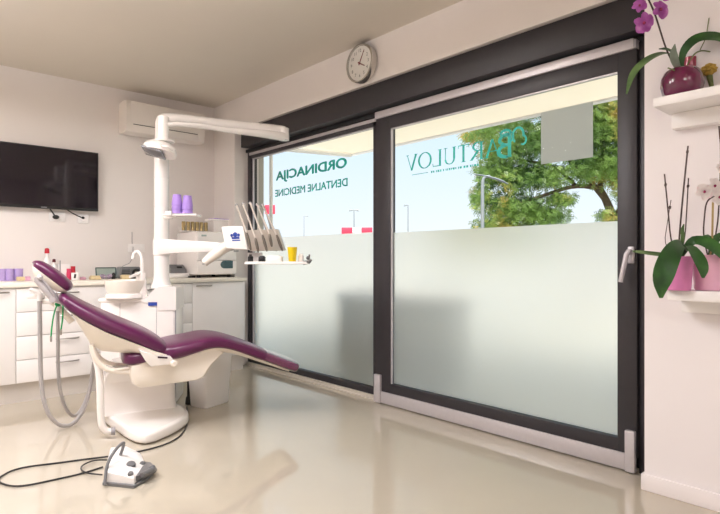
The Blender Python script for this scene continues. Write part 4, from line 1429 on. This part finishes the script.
# jars on a small rack and box on the autoclave
jz = az + 0.001
rk0, rk1 = ony(181, 230, 5.10).x, ony(206, 230, 5.10).x
rk = thing('jar_rack', 'low white rack board on the autoclave carrying the brass-lidded jars', 'rack', ((rk0 + rk1) / 2, 5.10, jz))
MB().span(rk0, rk1 + 0.03, 5.05, 5.15, jz, jz + 0.010, bev=0.002).build('rack_board', M['unit'], rk)
MB().span(rk0, rk1 + 0.03, 5.148, 5.154, jz + 0.010, jz + 0.05, bev=0.002).build('back_rail', M['unit'], rk)
jl = ['brass-lidded jar nearest the column on the white rack', 'second brass-lidded jar from the column on the rack', 'third brass-lidded jar from the column on the rack', 'fourth brass-lidded jar from the column on the rack', 'fifth brass-lidded jar from the column on the rack', 'brass-lidded jar nearest the white dispenser box']
jar = None
for k, lab in enumerate(jl):
    loc = Vector((rk0 + 0.022 + k * (rk1 - rk0 - 0.01) / 5.4, 5.09, jz + 0.0105))
    if jar is None:
        jar = thing('lidded_jar', lab, 'jar', loc, 0, 'brass-lidded jars on the rack')
        MX[jar.name] = Matrix.Identity(4)
        MB().lathe([(0.016, 0.0), (0.018, 0.002), (0.018, 0.036), (0.015, 0.040)], (0, 0, 0), 18).build('jar_body', M['brass'], jar)
        MB().lathe([(0.0185, 0.038), (0.0192, 0.040), (0.0192, 0.058), (0.0185, 0.059), (0.0185, 0.062), (0.0192, 0.063), (0.0192, 0.084), (0.016, 0.088)], (0, 0, 0), 18).build('jar_lid', M['brass'], jar)
    else:
        copy_tree(jar, loc, lab)
p = ony(212.5, 225, 5.14)
p = Vector((p.x + 0.06, 5.14, jz))
t = thing('glove_dispenser', 'white dispenser box with purple top edge on the autoclave', 'box', p)
MB().box(p + UP * 0.062, (0.17, 0.15, 0.122), bev=0.008).build('dispenser_body', M['unit'], t)
MB().box(p + UP * 0.130, (0.21, 0.17, 0.014), bev=0.004).build('dispenser_lid', M['white'], t)
MB().box(p + Vector((0.01, -0.01, 0.140)), (0.17, 0.14, 0.006), rot=Matrix.Rotation(math.radians(2), 3, 'Y')).build('purple_sheet', M['lilac'], t)

# ------------------------------------------------------------------ shelves and orchids on the near wall
s_ = thing('wall_shelf', 'upper white wall shelf carrying the plum pot', 'shelf', (2.585, 0.55, 1.66), 0, 'white plant shelves')
MB().span(2.47, XR - 0.001, 0.15, 0.885, 1.715, 1.753, bev=0.003).build('shelf_board', M['white'], s_)
MB().span(2.645, XR - 0.001, 0.18, 0.872, 1.648, 1.715, bev=0.003).build('shelf_rail', M['white'], s_)
s_ = thing('wall_shelf', 'lower white wall shelf carrying two pink pots', 'shelf', (2.6, 0.55, 0.90), 0, 'white plant shelves')
MB().span(2.50, XR - 0.001, 0.15, 0.84, 0.902, 0.944, bev=0.003).build('shelf_board', M['white'], s_)
MB().span(2.62, XR - 0.001, 0.18, 0.825, 0.845, 0.902, bev=0.003).build('shelf_rail', M['white'], s_)


def leaf_mesh(mb, pts, widths, nrm=None, fold=0.25, n=2, thick=0.0012):
    ps = [Vector(p) for p in pts]
    ws = list(widths)
    for _ in range(n):
        q, qw = [ps[0]], [ws[0]]
        for i in range(len(ps) - 1):
            q += [ps[i].lerp(ps[i + 1], .25), ps[i].lerp(ps[i + 1], .75)]
            qw += [ws[i] * .75 + ws[i + 1] * .25, ws[i] * .25 + ws[i + 1] * .75]
        q.append(ps[-1]); qw.append(ws[-1])
        ps, ws = q, qw
    nr = Vector(nrm) if nrm is not None else UP
    secs = []
    for i, p in enumerate(ps):
        t_ = (ps[min(i + 1, len(ps) - 1)] - ps[max(i - 1, 0)]).normalized()
        s__ = t_.cross(nr)
        s__ = s__.normalized() if s__.length > 1e-4 else t_.orthogonal().normalized()
        u_ = s__.cross(t_).normalized()
        w__ = max(ws[i], 0.0006)
        top = [p + s__ * (w__ * f) + u_ * (abs(f) * w__ * fold) for f in (-1, -0.5, 0, 0.5, 1)]
        bot = [q_ - u_ * thick for q_ in top[::-1]]
        secs.append(top + bot)
    mb.loft(secs)
    return mb


def flower(c, r, face, parent, pm, core, name='flower', rotd=0):
    fz = Vector(face).normalized()
    e_ = fz.orthogonal().normalized()
    g_ = fz.cross(e_)
    f_ = MB()
    for k in range(5):
        a = math.radians(90 + 72 * k + rotd)
        d_ = e_ * math.cos(a) + g_ * math.sin(a)
        wide = 0.62 if k in (1, 4) else 0.40
        leaf_mesh(f_, [c, c + d_ * r * 0.35 + fz * r * 0.10, c + d_ * r * 0.7 + fz * r * 0.12, c + d_ * r], [r * 0.08, r * wide * 0.8, r * wide, r * 0.12], nrm=fz, fold=0.18, n=1, thick=0.0008)
    fo_ = f_.build(name, M[pm], parent)
    MB().ball(c + fz * r * 0.14, (r * 0.16, r * 0.16, r * 0.18), sub=1).build('lip', M[core], fo_)
    return fo_


# plum pot and its orchid
PW = 2.36
pc_ = at(682, 92, PW)
pc_ = Vector((pc_.x, pc_.y, 1.754))
pot = thing('flower_pot', 'round glossy plum ceramic pot on the upper shelf', 'pot', pc_)
MB().lathe([(0.052, 0.0), (0.059, 0.003), (0.076, 0.033), (0.083, 0.066), (0.081, 0.098), (0.070, 0.124), (0.058, 0.134), (0.052, 0.132), (0.058, 0.12), (0.066, 0.095), (0.001, 0.092)], pc_, 40, cap=False).build('pot_body', M['plum_glaze'], pot)
MB().lathe([(0.064, 0.095), (0.05, 0.105), (0.001, 0.11)], pc_, 24, cap=False).build('soil', M['brown'], pot)

orc = thing('magenta_orchid', 'orchid with magenta blossoms and arching leaves in the plum pot', 'orchid', pc_ + UP * 0.095)
root = pc_ + UP * 0.112
hub = at(675, 53, PW)
lm = MB()
leaf_mesh(lm, [root, at(679, 60, PW), at(668, 52.5, PW), at(655, 55, PW - .02), at(641, 64, PW - .04), at(631, 76, PW - .05), at(626.5, 94, PW - .06)], [0.008, 0.012, 0.016, 0.019, 0.018, 0.013, 0.003], nrm=UP * 0.8 - FWD * 0.5, fold=0.2)
lm.build('leaf', M['leaf_pale'], orc)
lm = MB()
leaf_mesh(lm, [root, at(681, 55, PW), at(690, 42, PW - .02), at(702, 36, PW - .04), at(722, 37, PW - .06), at(738, 50, PW - .08)], [0.008, 0.014, 0.020, 0.027, 0.033, 0.01], nrm=UP * 0.5 - FWD * 0.8, fold=0.12)
lm.build('leaf', M['leaf'], orc)
lm = MB()
leaf_mesh(lm, [root, at(676, 56, PW - .02), at(668, 49, PW - .03), at(659, 49, PW - .04)], [0.008, 0.014, 0.014, 0.002], nrm=UP * 0.6 - FWD * 0.7, fold=0.2)
lm.build('leaf', M['leaf'], orc)
lm = MB()
leaf_mesh(lm, [root, at(675, 62, PW - .04), at(673, 54, PW - .05), at(675, 44, PW - .05)], [0.006, 0.020, 0.018, 0.002], nrm=-FWD, fold=0.1)
lm.build('leaf', mat('grey_leaf', '7d8a7c', 0.6, var=0.15, scale=30), orc)
MB().tube([root, at(671, 60, PW), at(665, 46, PW), at(660, 30, PW), at(655, 14, PW - .02), at(648, -2, PW - .03), at(640, -14, PW - .04)], 0.0035, 8, smooth=2).build('flower_stem', M['stalk'], orc)
MB().tube([root, at(674, 70, PW - .05), at(668, 68, PW - .06)], 0.003, 6, smooth=1).tube([root, at(692, 56, PW), at(700, 50, PW), at(712, 52, PW), at(728, 54, PW)], 0.003, 6, smooth=2).tube([at(700, 50, PW), at(706, 38, PW), at(709, 18, PW)], 0.002, 6, smooth=1).build('aerial_root', M['greenstalk'], orc)
for x, y, r_, fc, rd in ((643.5, 23, 0.043, (-0.6, -0.7, -0.35), 10), (660, 10, 0.041, (-0.45, -0.8, 0.1), 40), (639.5, 6, 0.030, (-0.85, -0.4, 0.2), 0), (666, -8, 0.040, (-0.5, -0.8, 0), 20), (648, -9, 0.036, (-0.5, -0.8, 0), 50)):
    c_ = at(x, y, PW - 0.04)
    fo_ = flower(c_, r_, fc, orc, 'petal', 'petal_core', rotd=rd)
p = at(690, 66, PW + 0.06)
p = Vector((p.x, p.y, 1.754))
t = thing('candle_holder', 'tall pink glass tealight holder behind the plum pot', 'candle holder', p)
MB().lathe([(0.022, 0.0), (0.024, 0.003), (0.027, 0.208), (0.0245, 0.208), (0.021, 0.15), (0.001, 0.148)], p, 24, cap=False).build('holder_glass', M['candle'], t)
p0_ = at(715, 80, PW)
p = Vector((p0_.x, p0_.y, 1.754))
t = thing('bark_bowl', 'brown bark bowl on the upper shelf beside the plum pot', 'bowl', p)
MB().lathe([(0.045, 0.0), (0.060, 0.008), (0.074, 0.030), (0.070, 0.034), (0.05, 0.02), (0.001, 0.016)], p, 28, cap=False).build('bowl_body', M['brown'], t)
t = thing('dried_flower', 'ruffled yellow dried flower head in the bark bowl', 'dried flower', p + UP * 0.02)
m_ = MB()
fc_ = at(709, 70, PW)
random.seed(5)
for k in range(60):
    d_ = Vector((random.gauss(0, 1), random.gauss(0, 1), random.gauss(0, 1))).normalized()
    if d_.z < -0.6:
        continue
    c_ = fc_ + Vector((d_.x * 0.024, d_.y * 0.024, d_.z * 0.022))
    m_.ball(c_, (0.011, 0.011, 0.008), sub=1)
m_.ball(fc_ + UP * -0.004, 0.024)
m_.build('flower_head', M['dried'], t)
MB().tube([fc_ + UP * -0.02, p + UP * 0.018], 0.012, 8).build('stem', M['greenstalk'], t)

# lower shelf: two pink pots and two orchids
LW = 2.27
q1 = at(678, 288, LW)
q1 = Vector((q1.x, q1.y, 0.945))
t = thing('flower_pot', 'deep pink orchid pot at the end of the lower shelf', 'pot', q1, 0, 'pink pots on the lower shelf')
MB().lathe([(0.044, 0.0), (0.047, 0.003), (0.057, 0.135), (0.058, 0.14), (0.054, 0.139), (0.051, 0.12), (0.001, 0.118)], q1, 32, cap=False).build('pot_body', M['pinkpot'], t)
q2 = at(709, 288, LW + 0.0)
q2 = Vector((q2.x, q2.y, 0.945))
t = thing('flower_pot', 'pale pink orchid pot farther along the lower shelf', 'pot', q2, 0, 'pink pots on the lower shelf')
MB().lathe([(0.050, 0.0), (0.053, 0.003), (0.066, 0.140), (0.067, 0.146), (0.062, 0.145), (0.058, 0.125), (0.001, 0.122)], q2, 32, cap=False).build('pot_body', M['palepot'], t)

ob = thing('bare_orchid', 'orchid with bare dark stalks and broad leaves in the deep pink pot', 'orchid', q1 + UP * 0.118)
rt = q1 + UP * 0.12
for pts, wds, mt, nr in (([rt, at(684, 243, LW - .05), at(676, 246, LW - .12), at(668, 260, LW - .16), at(661, 280, LW - .17), at(661, 298, LW - .17)], [0.008, 0.018, 0.030, 0.040, 0.040, 0.007], 'leaf', UP * 0.5 - FWD * 0.9),
                         ([rt, at(680, 246, LW), at(672, 250, LW - .03), at(661, 254, LW - .05)], [0.006, 0.018, 0.019, 0.003], 'leaf', UP * 0.7 - FWD * 0.6),
                         ([rt, at(668, 255, LW - .02), at(655, 254, LW - .04), at(640, 252, LW - .06), at(633, 251.5, LW - .07)], [0.004, 0.009, 0.012, 0.009, 0.004], 'leaf_pale', UP * 0.6 - FWD * 0.7),
                         ([rt, at(688, 243, LW - .05), at(697, 255, LW - .12), at(703, 268, LW - .15), at(703, 278, LW - .16)], [0.008, 0.017, 0.028, 0.025, 0.005], 'leaf', UP * 0.5 - FWD * 0.9),
                         ([rt, at(690, 241, LW - .03), at(700, 240, LW - .05), at(714, 246, LW - .08), at(728, 262, LW - .1)], [0.008, 0.015, 0.025, 0.034, 0.01], 'leaf', UP * 0.5 - FWD * 0.9),
                         ([rt, at(683, 238, LW - .02), at(682, 230, LW - .02), at(684, 224, LW - .02)], [0.006, 0.008, 0.008, 0.002], 'leaf_pale', -FWD)):
    m_ = MB()
    leaf_mesh(m_, pts, wds, nrm=nr, fold=0.15)
    m_.build('leaf', M[mt], ob)
for pts, r_ in (([rt, at(671, 243, LW), at(668, 210, LW), at(664.5, 174, LW)], 0.003), ([rt, at(679, 240, LW), at(682.5, 200, LW), at(686, 165, LW), at(688, 146, LW)], 0.0035), ([rt, at(685, 240, LW), at(687, 205, LW), at(688.5, 178, LW)], 0.0025), ([rt, at(664, 245, LW - .01), at(667, 225, LW - .01), at(671, 200, LW - .01)], 0.0015)):
    m_ = MB()
    m_.tube(pts, r_, 8, smooth=2)
    m_.ball(pts[-1].lerp(pts[-2], 0.3), (0.006, 0.006, 0.009), sub=1)
    m_.build('stalk', M['stalk'], ob)

ow = thing('white_orchid', 'orchid with white and pink blossoms in the pale pink pot', 'orchid', q2 + UP * 0.122)
rt2 = q2 + UP * 0.122
for pts, wds in (([rt2, at(712, 236, LW), at(704, 237, LW - .03), at(696, 242, LW - .05)], [0.006, 0.010, 0.009, 0.002]), ([rt2, at(716, 236, LW), at(726, 236, LW - .03), at(738, 244, LW - .05)], [0.006, 0.016, 0.018, 0.003])):
    m_ = MB()
    leaf_mesh(m_, pts, wds, nrm=UP * 0.6 - FWD * 0.8, fold=0.15)
    m_.build('leaf', M['leaf'], ow)
m_ = MB().tube([rt2, at(703, 236, LW), at(704.5, 215, LW), at(706, 203, LW), at(711, 197, LW), at(720, 196, LW)], 0.003, 8, smooth=2)
m_.build('flower_stem', M['stalk'], ow)
MB().tube([rt2, at(717, 232, LW), at(720, 190, LW), at(721, 150, LW), at(719, 126, LW)], 0.003, 8, smooth=1).build('flower_stem', M['stalk'], ow)
MB().tube([rt2, at(712, 245, LW), at(713, 200, LW)], 0.004, 8).build('support_cane', M['cane'], ow)
for x, y, r_, fc, rd in ((704, 192, 0.036, (-0.7, -0.6, 0.1), 0), (714, 186, 0.036, (-0.4, -0.9, 0), 30), (719, 197, 0.034, (-0.6, -0.7, -0.2), 50), (720, 168, 0.02, (-0.6, -0.7, 0.2), 15)):
    flower(at(x, y, LW - 0.02), r_, fc, ow, 'petal_white', 'petal_core', rotd=rd)

# ------------------------------------------------------------------ outdoors
struct(MB().span(3.05, 60, -40, 70, -0.16, -0.02).build('pavement', M['paving']), 'pale paved ground outside the glass front')
struct(MB().span(3.06, 3.14, 4.99, 5.6, -0.02, 3.2).build('facade_pier', M['concrete']), 'grey facade pier outside the glass front')
aw = thing('awning', 'cream cloth awning stretched above the glass front outdoors', 'awning', (4.2, 2.2, 2.6))
MB().span(3.06, 5.25, -3.0, 6.1, 2.60, 2.612).build('awning_cloth', M['awning'], aw)
m_ = MB()
m_.span(5.20, 5.28, -3.0, 6.12, 2.58, 2.66, bev=0.01)
m_.build('front_bar', M['white'], aw)
for y in (5.95, 1.4):
    MB().tube([(3.08, y, 2.45), (4.2, y - 0.1, 2.50), (5.2, y, 2.58)], 0.03, 10).build('folding_arm', M['white'], aw)
pp = at(271, 200, 6.4)
o = MB().cyl((pp.x, pp.y, -0.02), (pp.x, pp.y, 2.58), 0.022)
tag(center(o.build('rain_pipe', M['white'])), 'thin white upright pipe outside beside the grey pier', 'pipe')


def post(px_, ytop, w_, label, arm_dx=0, sgn=None, rad=0.07, dbl=False):
    b0 = at(px_, 260, w_)
    tp_ = at(px_, ytop, w_)
    t_ = thing('street_lamp', label, 'street lamp', (b0.x, b0.y, -0.02))
    MB().cyl((b0.x, b0.y, -0.02), tp_, rad, rad * 0.6, 12).build('pole', M['postgrey'], t_)
    m__ = MB()
    for s in ((-1, 1) if dbl else (1,)):
        e_ = at(px_ + arm_dx * s, ytop + 0.5, w_)
        m__.tube([tp_, e_], [rad * 0.5, rad * 1.2], 8)
    m__.build('lamp_arm', M['postgrey'], t_)
    return t_


post(354, 210, 45, 'distant double-armed street lamp above the red and white canopy', 5, dbl=True)
post(408, 205, 45, 'distant street lamp seen left through the sliding door', -4)
post(304, 216, 60, 'faint far street lamp seen through the fixed pane', 4, rad=0.05)
nl = at(482.5, 260, 7.4)
t = thing('street_lamp', 'grey street lamp pole standing in front of the tree crown', 'street lamp', (nl.x, nl.y, -0.02))
MB().tube([(nl.x, nl.y, -0.02), at(482.5, 200, 7.4), at(482.5, 182, 7.4), at(484, 177, 7.4), at(490, 176, 7.4)], [0.03, 0.024, 0.022, 0.02, 0.018], 10, smooth=1).build('pole', M['postgrey'], t)
MB().tube([at(474, 174.5, 7.4), at(484, 175.5, 7.4), at(500, 180, 7.4), at(508, 184, 7.4)], [0.010, 0.022, 0.034, 0.016], 12, smooth=1, flat=0.5).build('lamp_arm', M['postgrey'], t)

g0, g1, g2 = at(342, 234, 60), at(372, 233, 60), at(342, 228, 60)
t = thing('station_canopy', 'distant red canopy with a white middle beyond the pavement', 'canopy', (g0.x, g0.y, -0.02))
cx_ = (g0 + g1) / 2
L_ = (g1 - g0).length
m_ = MB()
for s in (-1, 1):
    m_.box(cx_ + RIGHT * (s * L_ * 0.32) + UP * 0.2, (L_ * 0.36, 3.0, 0.75), rz=RZC, bev=0.05)
m_.build('red_fascia', M['signred'], t)
MB().box(cx_ + UP * 0.2, (L_ * 0.30, 2.9, 0.72), rz=RZC).build('white_fascia', M['white'], t)
m_ = MB()
for s in (-0.7, 0.7):
    p_ = cx_ + RIGHT * (s * L_ / 2)
    m_.cyl((p_.x, p_.y, -0.02), (p_.x, p_.y, cx_.z), 0.12)
m_.build('support_posts', M['white'], t)
sg = at(270, 209.5, 30)
t = thing('red_sign', 'small red sign board on a post beyond the fixed pane', 'sign', (sg.x, sg.y, -0.02))
MB().box(sg, (0.55, 0.06, 0.5), rz=RZC, bev=0.02).build('sign_board', M['signred'], t)
MB().cyl((sg.x, sg.y, -0.02), sg + UP * -0.25, 0.04).build('sign_post', M['postgrey'], t)

# planter standing close behind the frosted glass
t = thing('planter_box', 'dark planter trough outside, a blurred shape behind the frosted glass', 'planter', (3.66, 3.35, -0.02))
MB().span(3.46, 3.88, 2.72, 3.98, 0.10, 0.72, bev=0.02).build('trough', M['carpaint'], t)
MB().span(3.44, 3.90, 2.70, 4.00, 0.70, 0.75, bev=0.01).build('rim', M['carpaint'], t)
for y in (2.85, 3.85):
    MB().span(3.50, 3.84, y - 0.05, y + 0.05, -0.02, 0.10).build('foot', M['carpaint'], t)
MB().span(3.48, 3.86, 2.74, 3.96, 0.70, 0.755).build('soil', M['brown'], t)

# tree beyond the sliding door
random.seed(11)
TW = 9.6
tbase = at(622, 240, TW)
tree = thing('tree', 'leafy green tree with orange-tinged tips beyond the sliding door', 'tree', (tbase.x, tbase.y, -0.02))
limbs = [
    ([(tbase.x, tbase.y, -0.02), (tbase.x, tbase.y, 0.9), at(615, 222, TW), at(606, 200, TW), at(600, 188, TW)], [0.13, 0.11, 0.085, 0.07, 0.05]),
    ([at(606, 200, TW), at(585, 175, TW), at(560, 150, TW), at(530, 135, TW - .2), at(505, 140, TW - .4)], [0.06, 0.045, 0.035, 0.025, 0.012]),
    ([at(600, 188, TW), at(575, 185, TW), at(545, 195, TW - .3), at(515, 205, TW - .5), at(490, 215, TW - .6)], [0.05, 0.035, 0.03, 0.02, 0.01]),
    ([at(600, 188, TW), at(605, 150, TW), at(595, 110, TW), at(575, 80, TW)], [0.05, 0.05, 0.04, 0.02]),
    ([at(615, 222, TW), at(640, 170, TW), at(660, 120, TW + .2)], [0.07, 0.05, 0.03]),
    ([at(575, 185, TW), at(555, 165, TW + .5), at(520, 160, TW + .6), at(490, 150, TW + .6)], [0.035, 0.03, 0.02, 0.01]),
    ([at(560, 150, TW), at(545, 120, TW), at(525, 100, TW), at(500, 100, TW)], [0.03, 0.025, 0.02, 0.01]),
]
m_ = MB()
for pts, rs in limbs:
    m_.tube(pts, rs, 8, smooth=2)
m_.build('trunk', M['bark'], tree)
blobs = [(485, 130, 16, 12), (470, 136, 10, 5), (505, 115, 22, 14), (535, 100, 26, 16), (570, 90, 28, 20), (605, 85, 26, 20), (500, 150, 20, 14), (530, 140, 28, 20), (570, 130, 30, 24), (605, 125, 26, 26), (490, 172, 16, 14), (515, 175, 24, 18), (545, 175, 24, 14), (590, 165, 26, 18), (480, 196, 10, 14), (505, 205, 24, 14), (530, 208, 20, 14), (560, 198, 16, 8), (620, 165, 20, 26), (640, 120, 30, 40), (640, 190, 24, 26), (545, 215, 26, 10), (500, 225, 26, 12), (610, 215, 14, 6), (515, 238, 40, 16), (560, 240, 30, 14)]
fol = MB()
bmf = fol.bm
for bx_, by_, rx, ry in blobs:
    n_ = int(rx * ry * 2.8)
    for _ in range(n_):
        u_, v_ = random.gauss(0, 0.5), random.gauss(0, 0.5)
        if u_ * u_ + v_ * v_ > 1.3:
            continue
        c_ = at(bx_ + u_ * rx, by_ + v_ * ry, TW + random.uniform(-0.9, 0.9))
        # a drooping pinnate sprig: a few leaflets along a short axis
        ax = Vector((random.gauss(0, .6), random.gauss(0, .6), random.uniform(-1.0, 0.15))).normalized()
        sd = ax.cross(Vector((random.gauss(0, 1), random.gauss(0, 1), random.gauss(0, 1)))).normalized()
        L_ = random.uniform(0.07, 0.15)
        for k in range(4):
            for s in (-1, 1):
                b0 = c_ + ax * (L_ * k / 4)
                d_ = (sd * s + ax * 0.7).normalized()
                wv = ax * 0.010
                l_ = random.uniform(0.03, 0.055)
                bmf.faces.new([bmf.verts.new(b0), bmf.verts.new(b0 + d_ * l_ * .5 + wv), bmf.verts.new(b0 + d_ * l_), bmf.verts.new(b0 + d_ * l_ * .5 - wv)])
fo = fol.build('foliage', M['foliage'], tree, recalc=False)
fo['kind'] = 'stuff'
